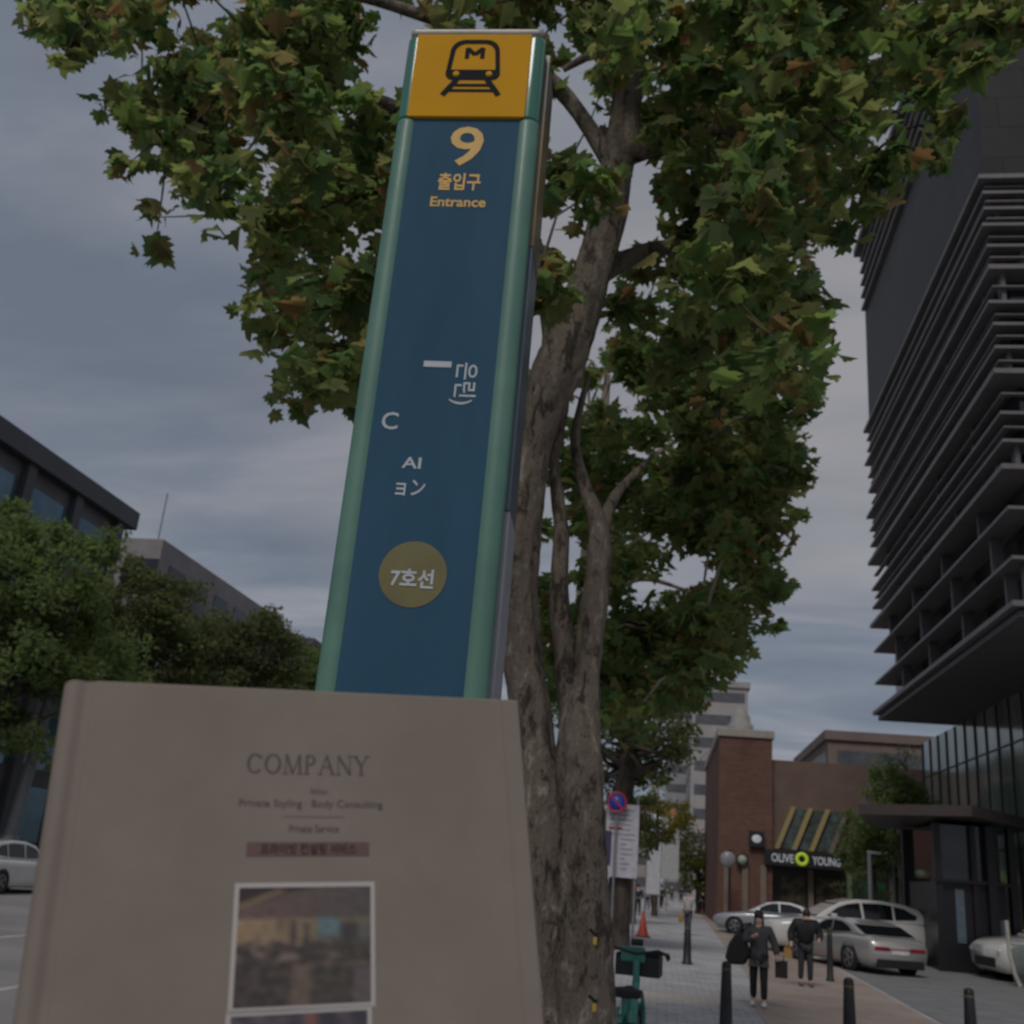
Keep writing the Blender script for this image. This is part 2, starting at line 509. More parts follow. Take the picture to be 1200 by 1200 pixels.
def barkmat(name, dark, mid, light, sc=5.0):
    m = bpy.data.materials.new(name)
    m.use_nodes = True
    t = m.node_tree
    b = t.nodes['Principled BSDF']
    b.inputs['Roughness'].default_value = 0.9
    co = t.nodes.new('ShaderNodeTexCoord')
    mpn = t.nodes.new('ShaderNodeMapping'); mpn.inputs['Scale'].default_value = (1, 1, 0.4)
    t.links.new(co.outputs['Object'], mpn.inputs[0])
    n0 = t.nodes.new('ShaderNodeTexNoise'); n0.inputs['Scale'].default_value = sc*1.5; n0.inputs['Detail'].default_value = 3
    t.links.new(mpn.outputs[0], n0.inputs[0])
    vm = t.nodes.new('ShaderNodeVectorMath'); vm.operation = 'MULTIPLY_ADD'
    vm.inputs[1].default_value = (0.25, 0.25, 0.25)
    t.links.new(n0.outputs[1], vm.inputs[0]); t.links.new(mpn.outputs[0], vm.inputs[2])
    n1_ = t.nodes.new('ShaderNodeTexNoise'); n1_.inputs['Scale'].default_value = sc; n1_.inputs['Detail'].default_value = 7; n1_.inputs['Roughness'].default_value = 0.65
    t.links.new(vm.outputs[0], n1_.inputs[0])
    r = t.nodes.new('ShaderNodeValToRGB')
    E = r.color_ramp.elements
    E[0].position = 0.40; E[0].color = (*dark, 1)
    E[1].position = 0.70; E[1].color = (*light, 1)
    e1 = E.new(0.47); e1.color = (*mid, 1)
    e2 = E.new(0.56); e2.color = (*[x*1.15 for x in mid], 1)
    t.links.new(n1_.outputs[0], r.inputs[0])
    t.links.new(r.outputs[0], b.inputs['Base Color'])
    nb = t.nodes.new('ShaderNodeTexNoise'); nb.inputs['Scale'].default_value = sc*7; nb.inputs['Detail'].default_value = 6
    t.links.new(mpn.outputs[0], nb.inputs[0])
    bp = t.nodes.new('ShaderNodeBump'); bp.inputs['Strength'].default_value = 0.8; bp.inputs['Distance'].default_value = 0.02
    t.links.new(nb.outputs[0], bp.inputs['Height'])
    bp2 = t.nodes.new('ShaderNodeBump'); bp2.inputs['Strength'].default_value = 0.7; bp2.inputs['Distance'].default_value = 0.03
    t.links.new(n1_.outputs[0], bp2.inputs['Height']); t.links.new(bp.outputs[0], bp2.inputs['Normal'])
    t.links.new(bp2.outputs[0], b.inputs['Normal'])
    MATS[name] = m
    return m
BARK = barkmat('plane_bark', (0.045, 0.033, 0.026), (0.15, 0.122, 0.095), (0.36, 0.315, 0.255), 9)
BARK2 = barkmat('pale_bark', (0.10, 0.08, 0.06), (0.24, 0.20, 0.16), (0.38, 0.33, 0.27), 4)
BARK3 = barkmat('brown_bark', (0.03, 0.024, 0.02), (0.07, 0.055, 0.045), (0.12, 0.1, 0.085), 4)

def smooth_path(pts, rs, k=8):
    P, Rr = [], []
    n = len(pts)
    pv = [Vector(p) for p in pts]
    for i in range(n-1):
        p0, p1, p2, p3 = pv[max(i-1, 0)], pv[i], pv[i+1], pv[min(i+2, n-1)]
        for j in range(k):
            t = j/k
            P.append(0.5*((2*p1) + (p2-p0)*t + (2*p0-5*p1+4*p2-p3)*t*t + (3*p1-p0-3*p2+p3)*t**3))
            Rr.append(rs[i]*(1-t)+rs[i+1]*t)
    P.append(pv[-1]); Rr.append(rs[-1])
    return P, Rr

def knotted(mb, pts, rs, n=28, k=14, amp=0.16, fr=4.0):
    """trunk or limb with ridges, hollows and burls"""
    P, Rr = smooth_path(pts, rs, k)
    k0 = len(mb.v)
    mb.tube(P, Rr, n=n, smooth=True)
    for i in range(len(P)*n):
        ring = i//n
        v = Vector(mb.v[k0+i]); c = P[ring]
        d = v-c
        a = (i % n)/n*2*PI
        w = noise.noise(Vector((math.cos(a)*1.3, math.sin(a)*1.3, c.z*0.55)))*1.3 + noise.noise(Vector((v.x*fr, v.y*fr, v.z*fr*0.45)))*0.8 + noise.noise(Vector((v.x*fr*3, v.y*fr*3, v.z*fr*1.5)))*0.3
        mb.v[k0+i] = tuple(c + d*(1+amp*w))

def tree(label, loc, h, crown, nclu, nleaf, lsize, m, bark, group=None, name='street_tree', trunk_r=0.16, seed=1, cz=None, lobed=False, cat='tree', crad=None, lean=(0, 0)):
    """crown: (rx, ry, rz) of the volume the clusters fill, centred at height cz"""
    rnd = random.Random(seed)
    t = thing(name, label, cat, loc, 0, group)
    rx, ry, rz = crown
    cz = cz if cz is not None else h-rz
    tb = MB()
    top = Vector((lean[0], lean[1], cz+rz*0.3))
    knotted(tb, [(0, 0, -0.05), (lean[0]*0.2, lean[1]*0.2, cz*0.35), (lean[0]*0.5, lean[1]*0.5, cz*0.75), top], [trunk_r*1.3, trunk_r, trunk_r*0.85, trunk_r*0.3], n=12, k=5, amp=0.15)
    lb = MB()
    for i in range(nclu):
        while True:
            d = Vector((rnd.uniform(-1, 1), rnd.uniform(-1, 1), rnd.uniform(-1, 1)))
            if 0.25 < d.length <= 1: break
        d *= 0.6+0.4*noise.noise(d*2+Vector((seed, 0, 0)))+0.25
        c = Vector((d.x*rx+lean[0]*0.8, d.y*ry+lean[1]*0.8, cz+d.z*rz))
        r = (crad or min(rx, rz)*0.34)*rnd.uniform(0.6, 1.2)
        leaf_cluster(lb, c, r, nleaf, lsize, rnd, lobed)
        if i % 2 == 0:
            st = Vector((lean[0]*0.6, lean[1]*0.6, cz-rz*rnd.uniform(0.2, 0.7)))
            midp = (st+c)/2 + Vector((0, 0, -0.15))
            tb.tube([st, midp, c], [trunk_r*0.35, trunk_r*0.2, 0.012], n=5)
    tb.build('trunk', bark, t)
    lb.build('crown', m, t)
    return t

# --- the big plane tree behind the pylon
Y0 = 6.3
pt_ = thing('plane_tree', 'big gnarled plane tree with mottled knotted bark rising behind the subway pylon', 'tree', (aty(685, 1300, Y0).x, Y0, 0))
def rel(px, py, Y):
    return aty(px, py, Y) - pt_.location
tb = MB()
knotted(tb, [Vector((rel(640, 1260, Y0).x, 0, -0.05)), rel(640, 1180, Y0), rel(634, 1000, Y0), rel(624, 880, Y0), rel(611, 760, Y0), rel(608, 680, Y0), rel(616, 580, Y0), rel(628, 500, Y0), rel(652, 440, Y0), rel(672, 385, Y0), rel(700, 300, Y0), rel(722, 200, Y0), rel(738, 70, Y0), rel(752, -120, Y0)],
        [0.24, 0.185, 0.165, 0.135, 0.12, 0.115, 0.125, 0.145, 0.175, 0.165, 0.14, 0.12, 0.10, 0.085], n=48, k=16, amp=0.2, fr=7)
# second stem fused to the right side, forking above
knotted(tb, [Vector((rel(690, 1260, Y0).x, -0.03, -0.05)), rel(690, 1180, Y0-0.05), rel(680, 1000, Y0-0.02), rel(676, 890, Y0), rel(677, 830, Y0+0.03), rel(678, 780, Y0+0.06)], [0.21, 0.165, 0.155, 0.14, 0.115, 0.03], n=40, k=14, amp=0.22, fr=8)
knotted(tb, [rel(682, 900, Y0+0.03), rel(684, 820, Y0+0.05), rel(690, 750, Y0+0.1), rel(698, 690, Y0+0.15), rel(703, 640, Y0+0.2), rel(699, 605, Y0+0.25), rel(684, 565, Y0+0.3), rel(674, 510, Y0+0.4), rel(690, 440, Y0+0.5)], [0.06, 0.092, 0.084, 0.078, 0.072, 0.055, 0.042, 0.032, 0.018], n=20, k=10, amp=0.2, fr=9)
knotted(tb, [rel(672, 900, Y0+0.03), rel(669, 830, Y0+0.05), rel(662, 770, Y0+0.1), rel(655, 700, Y0+0.15), rel(658, 620, Y0+0.2), rel(650, 540, Y0+0.3), rel(664, 470, Y0+0.4), rel(660, 410, Y0+0.5)], [0.05, 0.085, 0.07, 0.06, 0.048, 0.035, 0.022, 0.01], n=18, k=10, amp=0.2, fr=9)
knotted(tb, [rel(699, 640, Y0+0.2), rel(722, 580, Y0+0.5), rel(770, 530, Y0+0.9)], [0.05, 0.035, 0.01], n=12, k=8, amp=0.15)
knotted(tb, [rel(650, 440, Y0+0.03), rel(640, 330, Y0+0.3), rel(560, 200, Y0+0.6), rel(450, 120, Y0+0.6), rel(300, 90, Y0+0.4)], [0.10, 0.11, 0.085, 0.055, 0.02], n=14, k=8, amp=0.15)
knotted(tb, [rel(722, 185, Y0), rel(780, 168, Y0-0.1), rel(850, 150, Y0-0.4), rel(960, 140, Y0-0.6), rel(1060, 130, Y0-0.5)], [0.09, 0.06, 0.05, 0.035, 0.012], n=12, k=8, amp=0.15)
knotted(tb, [rel(660, 82, Y0-0.3), rel(700, 60, Y0-0.35), rel(760, 35, Y0-0.4), rel(850, 5, Y0-0.3), rel(960, -40, Y0)], [0.02, 0.035, 0.045, 0.05, 0.05], n=10, k=6, amp=0.1)
knotted(tb, [rel(722, 200, Y0), rel(640, 90, Y0), rel(500, 20, Y0-0.3), rel(330, -20, Y0-0.4), rel(150, -10, Y0-0.5)], [0.07, 0.06, 0.045, 0.03, 0.012], n=10, k=8, amp=0.12)
knotted(tb, [rel(616, 575, Y0), rel(560, 470, Y0+1.0), rel(450, 430, Y0+1.1), rel(360, 440, Y0+1.1)], [0.07, 0.05, 0.03, 0.01], n=10, k=6, amp=0.1)
knotted(tb, [rel(700, 320, Y0), rel(780, 290, Y0+0.6), rel(870, 300, Y0+1), rel(960, 260, Y0+1)], [0.09, 0.06, 0.04, 0.012], n=10, k=6, amp=0.1)
tb.build('trunk', BARK, pt_)

def in_poly(x, y, poly):
    c = False
    j = len(poly)-1
    for i in range(len(poly)):
        xi, yi = poly[i]; xj, yj = poly[j]
        if (yi > y) != (yj > y) and x < (xj-xi)*(y-yi)/(yj-yi)+xi:
            c = not c
        j = i
    return c
crownA = [(80, -120), (60, 25), (105, 35), (130, 85), (165, 150), (185, 215), (215, 262), (285, 330), (320, 400), (370, 445), (470, 465), (600, 430), (660, 300), (720, 260), (730, 420), (800, 450), (920, 440), (955, 380), (975, 290), (1030, 200), (1075, 160), (1090, 95), (1180, 30), (1230, -20), (1240, -120)]
rnd = random.Random(5)
lb = MB()
tw = MB()
cnt = 0
anchors = [rel(450, 120, Y0+0.6), rel(300, 90, Y0+0.4), rel(560, 200, Y0+0.6), rel(850, 150, Y0-0.4), rel(960, 140, Y0-0.6), rel(850, 5, Y0-0.3), rel(500, 20, Y0-0.3), rel(330, -20, Y0-0.4), rel(450, 430, Y0+1.1), rel(870, 300, Y0+1), rel(722, 200, Y0)]
while cnt < 350:
    px, py = rnd.uniform(40, 1200), rnd.uniform(-110, 460)
    if not in_poly(px, py, crownA): continue
    Yc = rnd.uniform(4.9, 9.0)
    p = aty(px, py, Yc)
    # thinner near the top of the pylon and beside the trunk so sky shows
    if noise.noise(Vector((px*0.006, py*0.006, 3.1))) < -0.14 and rnd.random() < 0.75: continue
    if 640 < px < 790 and 50 < py < 300 and rnd.random() < 0.72: continue
    if 430 < px < 660 and py < 90 and rnd.random() < 0.35: continue
    c = p - pt_.location
    leaf_cluster(lb, c, rnd.uniform(0.26, 0.44), rnd.randint(38, 62), 0.155, rnd, True)
    a = min(anchors, key=lambda q: (q-c).length)
    anchors.append(c)
    if (a-c).length < 1.3:
        mid = (a+c)/2+Vector((rnd.uniform(-.1, .1), rnd.uniform(-.1, .1), 0.08))
        tw.tube([a, mid, c], [0.012, 0.008, 0.005], n=5)
    cnt += 1
# loose outer sprays that make the uneven outline
for px, py, Yc, r, n in [(40, 25, 5.2, .16, 10), (75, 50, 5.2, .2, 16), (130, 120, 5.4, .2, 18), (70, 75, 5.0, .08, 3), (148, 195, 5.3, .15, 9), (145, 130, 5.3, .14, 8), (178, 255, 5.5, .15, 8), (182, 292, 6, .16, 9), (340, 470, 6.5, .2, 14), (322, 448, 6.5, .1, 5), (360, 435, 6.5, .2, 16), (410, 470, 6.6, .2, 18),
                     (1108, 140, 5.2, .16, 14), (1100, 180, 5.2, .15, 12), (1090, 110, 5.2, .14, 9), (1020, 205, 5.6, .18, 14), (1015, 245, 5.6, .14, 8), (1050, 190, 5.5, .2, 16), (1150, 70, 5, .2, 14), (1190, 30, 5, .2, 15), (1130, 85, 5.0, .14, 8), (990, 275, 6, .2, 12), (1020, 240, 6, .12, 6)]:
    c = aty(px, py, Yc) - pt_.location
    leaf_cluster(lb, c, r, int(n*1.3), 0.155, rnd, True)
    a = min(anchors, key=lambda q: (q-c).length)
    tw.tube([a, (a+c)/2+Vector((0, 0, 0.08)), c], [0.012, 0.008, 0.003], n=5)
lb.build('crown', L_NEAR, pt_)
tw.build('twig', BARK3, pt_)

# --- second tree, its pale forked limbs show right of the near trunk
Y1 = 14.5
t2 = thing('plane_tree', 'second plane tree directly behind the near one, its darker leaves hanging over the brick building', 'tree', (aty(690, 1250, Y1).x, Y1, 0))
def rel2(px, py, Y): return aty(px, py, Y) - t2.location
tb = MB()
knotted(tb, [Vector((0, 0, -.05)), rel2(682, 1060, Y1), rel2(676, 900, Y1), rel2(681, 790, Y1), rel2(686, 700, Y1), rel2(700, 560, Y1), rel2(712, 440, Y1)], [0.3, 0.22, 0.2, 0.19, 0.15, 0.11, 0.05], n=20, k=8, amp=0.14)
knotted(tb, [rel2(690, 660, Y1), rel2(730, 600, Y1), rel2(760, 540, Y1+0.5), rel2(820, 500, Y1+0.6)], [0.1, 0.08, 0.06, 0.02], n=12, k=6, amp=0.12)
knotted(tb, [rel2(684, 740, Y1), rel2(740, 680, Y1+0.3), rel2(800, 690, Y1+0.4)], [0.06, 0.05, 0.02], n=10, k=6, amp=0.12)
crownB = [(650, 400), (940, 400), (960, 470), (925, 500), (930, 560), (920, 620), (895, 660), (905, 690), (885, 730), (850, 765), (835, 800), (770, 850), (715, 840), (690, 760), (720, 700), (715, 640), (660, 600), (640, 480)]
lb = MB(); tw = MB(); cnt = 0
anch = [rel2(820, 500, Y1+.6), rel2(760, 540, Y1+.5), rel2(800, 690, Y1+.4), rel2(690, 480, Y1), rel2(740, 680, Y1+.3)]
while cnt < 175:
    px, py = rnd.uniform(630, 960), rnd.uniform(380, 860)
    if not in_poly(px, py, crownB): continue
    if noise.noise(Vector((px*0.009, py*0.009, 7.7))) < -0.14 and rnd.random() < 0.8: continue
    c = aty(px, py, rnd.uniform(9.5, 16.5)) - t2.location
    leaf_cluster(lb, c, rnd.uniform(0.28, 0.5), rnd.randint(40, 70), 0.16, rnd, True)
    a = min(anch, key=lambda q: (q-c).length)
    anch.append(c)
    tw.tube([a, (a+c)/2+Vector((0, 0, 0.1)), c], [0.025, 0.015, 0.006], n=5)
    cnt += 1
for _ in range(50):
    c = aty(rnd.uniform(628, 770), rnd.uniform(470, 850), rnd.uniform(9.0, 13.5)) - t2.location
    leaf_cluster(lb, c, rnd.uniform(0.26, 0.42), rnd.randint(36, 60), 0.15, rnd, True)
for px, py in [(915, 690), (935, 605), (950, 440), (958, 470), (905, 735), (850, 792), (900, 660), (925, 540)]:
    leaf_cluster(lb, aty(px, py, 14.5)-t2.location, 0.22, 16, 0.17, rnd, True)
tb.add(tw.v, tw.f, True)
tb.build('trunk', BARK2, t2)
lb.build('crown', L_NEAR, t2)

# --- third tree with the paper posters tied to it
tree('dark plane tree down the pavement with white posters tied round its trunk', (-1.22, 33.0, 0), 8.0, (2.7, 3.2, 2.0), 60, 90, 0.2, L_MID, BARK3, name='plane_tree', trunk_r=0.33, seed=31, cz=6.4)
tree('yellowing street tree behind the poster tree along the kerb', tuple(aty(768, 1045, 66).xy)+(0,), 7.6, (2.3, 2.6, 2.1), 40, 70, 0.22, L_YEL, BARK3, group=None, trunk_r=0.16, seed=32, cz=5.6)
tree('dark green street tree between the yellow tree and the kerb', (-1.3, 52, 0), 7, (1.6, 2.0, 2.0), 30, 70, 0.22, L_MID, BARK3, trunk_r=0.16, seed=33, cz=4.6)
tree('rusty green bushy tree far down the pavement before the brick building', tuple(aty(818, 1045, 80).xy)+(0,), 5.6, (2.6, 2.6, 2.3), 55, 80, 0.22, L_RED, BARK3, trunk_r=0.16, seed=34, cz=3.6)
tree('small light green tree behind the white suv beside the dark canopy', tuple(aty(1026, 1060, 52).xy)+(0,), 5.8, (2.0, 1.6, 1.8), 70, 90, 0.17, L_BUSH, BARK3, trunk_r=0.08, seed=35, cz=4.4)
tree('low dark green tree under the long black fascia', tuple(aty(1012, 1060, 56).xy)+(0,), 3.4, (1.3, 1.2, 1.2), 24, 70, 0.16, L_MID, BARK3, trunk_r=0.08, seed=36, cz=2.5)
tree('tall sparse green tree left of the glass front', tuple(aty(1056, 1050, 50).xy)+(0,), 9, (1.9, 1.5, 2.8), 80, 80, 0.18, L_BUSH, BARK3, trunk_r=0.1, seed=37, cz=6.2)
# trees across the road
LT = 'round green street trees across the road'
tree('tallest bushy tree across the road at the left edge', (-25.2, 36, 0), 15.5, (5.0, 4.5, 5.8), 170, 150, 0.30, L_BUSH, BARK3, group=LT, trunk_r=0.25, seed=41, crad=1.15, cz=9.2)
tree('second bushy tree across the road, beside the tallest one', (-25.4, 46, 0), 14.5, (4.6, 4.5, 5.0), 160, 130, 0.30, L_MID, BARK3, group=LT, trunk_r=0.22, seed=42, crad=1.1, cz=10.4)
tree('third bushy tree across the road, tapering towards the pylon', (-24.2, 55, 0), 14, (4.6, 4.5, 4.8), 150, 130, 0.32, L_MID, BARK3, group=LT, trunk_r=0.22, seed=43, crad=1.1, cz=10.6)
tree('lowest bushy tree across the road, just left of the pylon', (-23.8, 68, 0), 14, (4.6, 4.5, 4.6), 130, 120, 0.34, L_BUSH, BARK3, group=LT, trunk_r=0.22, seed=44, crad=1.1, cz=11.0)

# ------------------------------------------------------------------ left side buildings
M_LB = mat('dark_cladding', (0.085, 0.085, 0.095), 0.6, scale=0.4)
bl = thing('office_building', 'dark office block with a heavy sloping cornice behind the trees at the left edge', 'building', (-32, 20, 0))
MB().box(-22, -0.4, -8, 34, -0.1, 19.2).build('wall', mat('stone_cladding', (0.16, 0.155, 0.16), 0.7, scale=0.8), bl)
MB().box(-22.8, 0.25, -8.6, 34.6, 19.2, 20.3).build('cornice', M_LB, bl, 0.05)
gl = mat('blue_glass', (0.12, 0.22, 0.28), 0.12, 0.4, col2=(0.08, 0.15, 0.2), scale=0.5)
for j in range(9):
    for k in range(5):
        w = MB().box(-0.4, -0.34, -6.5+j*4.5, -3.2+j*4.5, 1.2+k*3.6, 3.9+k*3.6).build('window', gl if j > 4 else M_GLASSD, bl)
for j in range(10):
    MB().box(-0.4, 0.0, -7.6+j*4.5, -6.9+j*4.5, 0, 19.2).build('pilaster', M_LB, bl)
bl2 = thing('office_building', 'pale concrete block with roof masts behind the dark cornice', 'building', (-34, 62, 0))
MB().box(-24, 0, 0, 24, -0.1, 21.0).build('wall', mat('pale_concrete', (0.30, 0.28, 0.28), 0.8, scale=0.5), bl2)
for j in range(6):
    for k in range(5):
        MB().box(0.0, 0.05, 1.5+j*3.8, 4.1+j*3.8, 2+k*3.8, 4.4+k*3.8).build('window', M_GLASSD, bl2)
        MB().box(-21.5+j*3.8, -19+j*3.8, -0.05, 0.0, 2+k*3.8, 4.4+k*3.8).build('window', M_GLASSD, bl2)
MB().tube([(-6, 2, 20.9), (-6, 2, 24)], 0.07, n=6).build('mast', M_STEEL, bl2)
MB().tube([(-1.5, 2, 20.9), (-1.5, 2, 25)], 0.06, n=6).build('mast', M_STEEL, bl2)
bl3 = thing('office_building', 'long low grey block stepping down towards the pylon behind the trees', 'building', (-32, 88, 0))
MB().box(-20, 0, 0, 46, -0.1, 19.5).build('wall', mat('grey_render', (0.22, 0.22, 0.235), 0.8, scale=0.5), bl3)
MB().box(-20.3, 0.3, -0.3, 46.3, 19.5, 20.1).build('cornice', M_LB, bl3)
for j in range(8):
    for k in range(4):
        MB().box(0.0, 0.05, 2+j*5.5, 6+j*5.5, 2+k*4, 4.6+k*4).build('window', M_GLASSD, bl3)

# street level things across the road: lamp post, hanging sign
lp = thing('utility_pole', 'grey leaning service pole across the road behind the left car', 'pole', (-24.3, 37.5, 0))
MB().tube([(0, 0, -0.02), (0, 0, 1.6)], [0.4, 0.34], n=14).build('base_cabinet', M_STEEL, lp)
MB().tube([(0, 0, 1.6), (0.2, 0.3, 7.5)], [0.24, 0.2], n=12).build('pole', mat('pole_grey', (0.2, 0.21, 0.23), 0.5), lp)
sg = thing('hanging_sign', 'pale blank projecting sign on the dark shopfront at the left edge', 'sign', aty(44, 852, 38).xyz[:])
sgp = aty(44, 852, 38)
MB().box(-0.35, 0.35, -0.06, 0.06, -0.55, 0.55).build('panel', mat('pale_sign', (0.5, 0.5, 0.53), 0.5), sg, 0.02)
MB().tube([(-0.3, 0, 0.4), (sg.location.x*0-6.4, 0, 0.4)], 0.03, n=6).build('bracket', M_DMETAL, sg)

# ------------------------------------------------------------------ right: dark tower with louvred block over a glass front
M_PANEL = brickmat('dark_panels', (0.026, 0.025, 0.027), (0.034, 0.032, 0.034), (0.012, 0.011, 0.012), bw=1.8, bh=1.2, msize=0.02, vertical=True, rough=0.5, big=(0.75, 1.2))
M_LOUV = mat('louvre_metal', (0.18, 0.17, 0.175), 0.5, 0.15, scale=1.0)
M_STRUT = mat('strut_metal', (0.12, 0.115, 0.12), 0.5, 0.15)
tw_ = thing('office_tower', 'dark office tower of stacked louvre decks over a glass ground floor at the right', 'building', (9.5, 29.35, 0))
TY = 20.0     # depth of the long face
MB().box(0.85, 30, 0.85, TY-0.4, 10.0, 24.3).build('glazed_core', M_GLASSD, tw_)
MB().box(0.15, 30, 0.15, TY, 24.35, 34.7).build('upper_facade', M_PANEL, tw_)
MB().box(0.1, 30, 0.1, TY, 9.75, 9.93).build('soffit', mat('soffit_panel', (0.11, 0.105, 0.108), 0.5, scale=0.8), tw_)
levels = [10.0, 11.4, 12.9, 14.1, 15.0, 15.9, 17.2, 18.1, 18.9, 19.6, 20.9, 21.7, 22.4, 23.1, 23.7, 24.2]
for i, z in enumerate(levels):
    pr = 0.0 if i % 3 else -0.12
    mb = MB()
    th = 0.16 if i in (0, 3, 6, 10, 15) else 0.10
    mb.poly([(pr, pr, z), (30, pr, z), (30, 0.95, z), (0.95, 0.95, z), (0.95, TY+pr*-1, z), (pr, TY-pr, z)], (0, 0, th))
    mb.build('louvre_deck', M_LOUV, tw_)
fins = MB()
for i in range(len(levels)-1):
    z0, z1 = levels[i]+0.12, levels[i+1]
    nf = 0 if i < 4 else 1
    for q_ in range(nf):
        z = z0+(z1-z0)*(q_+1)/(nf+1)
        fins.poly([(0.1, 0.1, z), (30, 0.1, z), (30, 0.3, z), (0.3, 0.3, z), (0.3, TY-0.1, z), (0.1, TY-0.1, z)], (0, 0, 0.045))
fins.build('louvre_fins', M_LOUV, tw_)
k = 0
for i in range(len(levels)-1):
    z0, z1 = levels[i]+0.1, levels[i+1]
    off = (i % 3)*1.1
    for j in range(4):
        y = 1.5+off+j*4.6
        MB().box(0.25, 0.6, y, y+0.14, z0, z1).build('strut', M_STRUT, tw_); k += 1
    for j in range(2):
        x = 0.4+j*2.6+off*0.6
        MB().box(x, x+0.14, 0.25, 0.6, z0, z1).build('strut', M_STRUT, tw_); k += 1
# thin bright fins near the roof line of the long face
for j in range(5):
    z = 34.2-j*0.75
    MB().poly([(-0.05, -0.05, z), (30, -0.05, z), (30, 0.15, z), (0.15, 0.15, z), (0.15, TY, z), (-0.05, TY, z)], (0, 0, 0.14)).build('facade_ledge', M_LOUV, tw_)
MB().poly([(-0.3, -0.3, 34.7), (30, -0.3, 34.7), (30, TY+0.3, 34.7), (-0.3, TY+0.3, 34.7)], (0, 0, 0.4)).build('parapet', M_STRUT, tw_)
lit = mat('lit_office', (0.6, 0.45, 0.25), 0.5, emit=(1.0, 0.78, 0.45), emits=0.35, col2=(0.2, 0.15, 0.1), scale=3)
for x0, x1, z0, z1 in ((1.9, 3.3, 18.25, 18.8), (2.4, 3.4, 16.1, 16.9), (1.7, 2.3, 23.3, 23.6), (1.8, 3.5, 21.9, 22.3)):
    MB().box(x0, x1, 0.81, 0.85, z0, z1).build('lit_window', lit, tw_)
# glass ground floor
gb = thing('glass_lobby', 'tall reflecting glass front with thin mullions under the dark tower', 'building', (13.0, 31.0, 0))
MB().box(0, 22, 0, 25, 0, 9.75).build('glass_wall', mat('lobby_glass', (0.42, 0.48, 0.45), 0.12, 0.4, col2=(0.16, 0.21, 0.18), scale=0.35, spec=0.9, stretch=(1, 1, 0.25)), gb)  # reflected greenery and sky painted in as grey-green streaks in the base colour
for j in range(17):
    MB().box(-0.06, 0.0, j*1.55, j*1.55+0.05, 0, 9.74).build('mullion', M_DMETAL, gb)
for z in (4.2, 8.0):
    MB().box(-0.05, -0.004, 0, 25, z, z+0.05).build('transom', M_DMETAL, gb)
    MB().box(0.0, 20, -0.05, -0.004, z, z+0.05).build('transom', M_DMETAL, gb)
for j in range(10):
    MB().box(j*1.55, j*1.55+0.05, -0.06, 0, 0, 9.74).build('mullion', M_DMETAL, gb)
# black portal with flat canopy
kp = thing('entrance_portal', 'black steel entrance booth with a flat brown canopy beside the cars', 'booth', (9.6, 38.0, 0))
M_PORT = mat('portal_steel', (0.022, 0.020, 0.024), 0.35, 0.2, scale=1)
MB().poly([(-3.0, -0.2, 4.72), (0.2, -2.0, 4.78), (2.6, -0.5, 4.6), (2.6, 5, 4.6), (-1.5, 6, 4.72)], (0, 0, 0.34)).build('canopy', mat('canopy_brown', (0.075, 0.058, 0.052), 0.5), kp)
MB().box(-0.5, 1.6, -0.2, 4.6, 0.0, 2.75).build('lower_wall', M_PORT, kp, 0.02)
MB().box(-0.42, 1.5, -0.1, 4.4, 2.85, 4.6).build('glass_box', M_GLASSD, kp)
for x, y, w in ((-0.62, -0.32, .22), (0.55, -0.34, .16), (1.0, -0.5, .28), (1.72, -0.4, .2), (-0.62, 4.4, .22)):
    MB().box(x, x+w, y, y+0.3, 0.0, 4.62).build('column', M_PORT, kp)
MB().box(0.0, 0.28, -0.235, -0.2, 0.9, 2.55).build('window', mat('booth_pane', (0.12, 0.16, 0.2), 0.2), kp)
MB().box(1.32, 1.5, -0.235, -0.2, 1.0, 1.7).build('window', MATS['booth_pane'], kp)
MB().box(-0.72, 1.95, -0.42, -0.30, 2.75, 2.85).build('lintel', M_PORT, kp)
# glass balustrade
gr = thing('glass_railing', 'glass railing with pale curved end post before the car at the right edge', 'railing', (9.9, 33.6, 0))
cg = mat('clear_rail_glass', (0.35, 0.4, 0.4), 0.08)
cg.node_tree.nodes['Principled BSDF'].inputs['Transmission Weight'].default_value = 0.85
for j in range(3):
    MB().box(0.1+j*1.05, 1.08+j*1.05, -0.01, 0.01, 0.1, 1.15).build('glass_pane', cg, gr)
    MB().box(1.085+j*1.05, 1.135+j*1.05, -0.03, 0.03, 0, 1.3).build('post', M_STEEL, gr)
MB().tube([(0.25, -0.05, 0.02), (0.12, -0.05, 0.35), (0.02, -0.05, 0.9), (0.0, -0.05, 1.75)], 0.06, n=10).build('curved_end_post', mat('cream_paint', (0.5, 0.47, 0.42), 0.5), gr)
MB().tube([(0.05, 0, 1.2), (3.3, 0, 1.2)], 0.02, n=8).build('handrail', M_STEEL, gr)

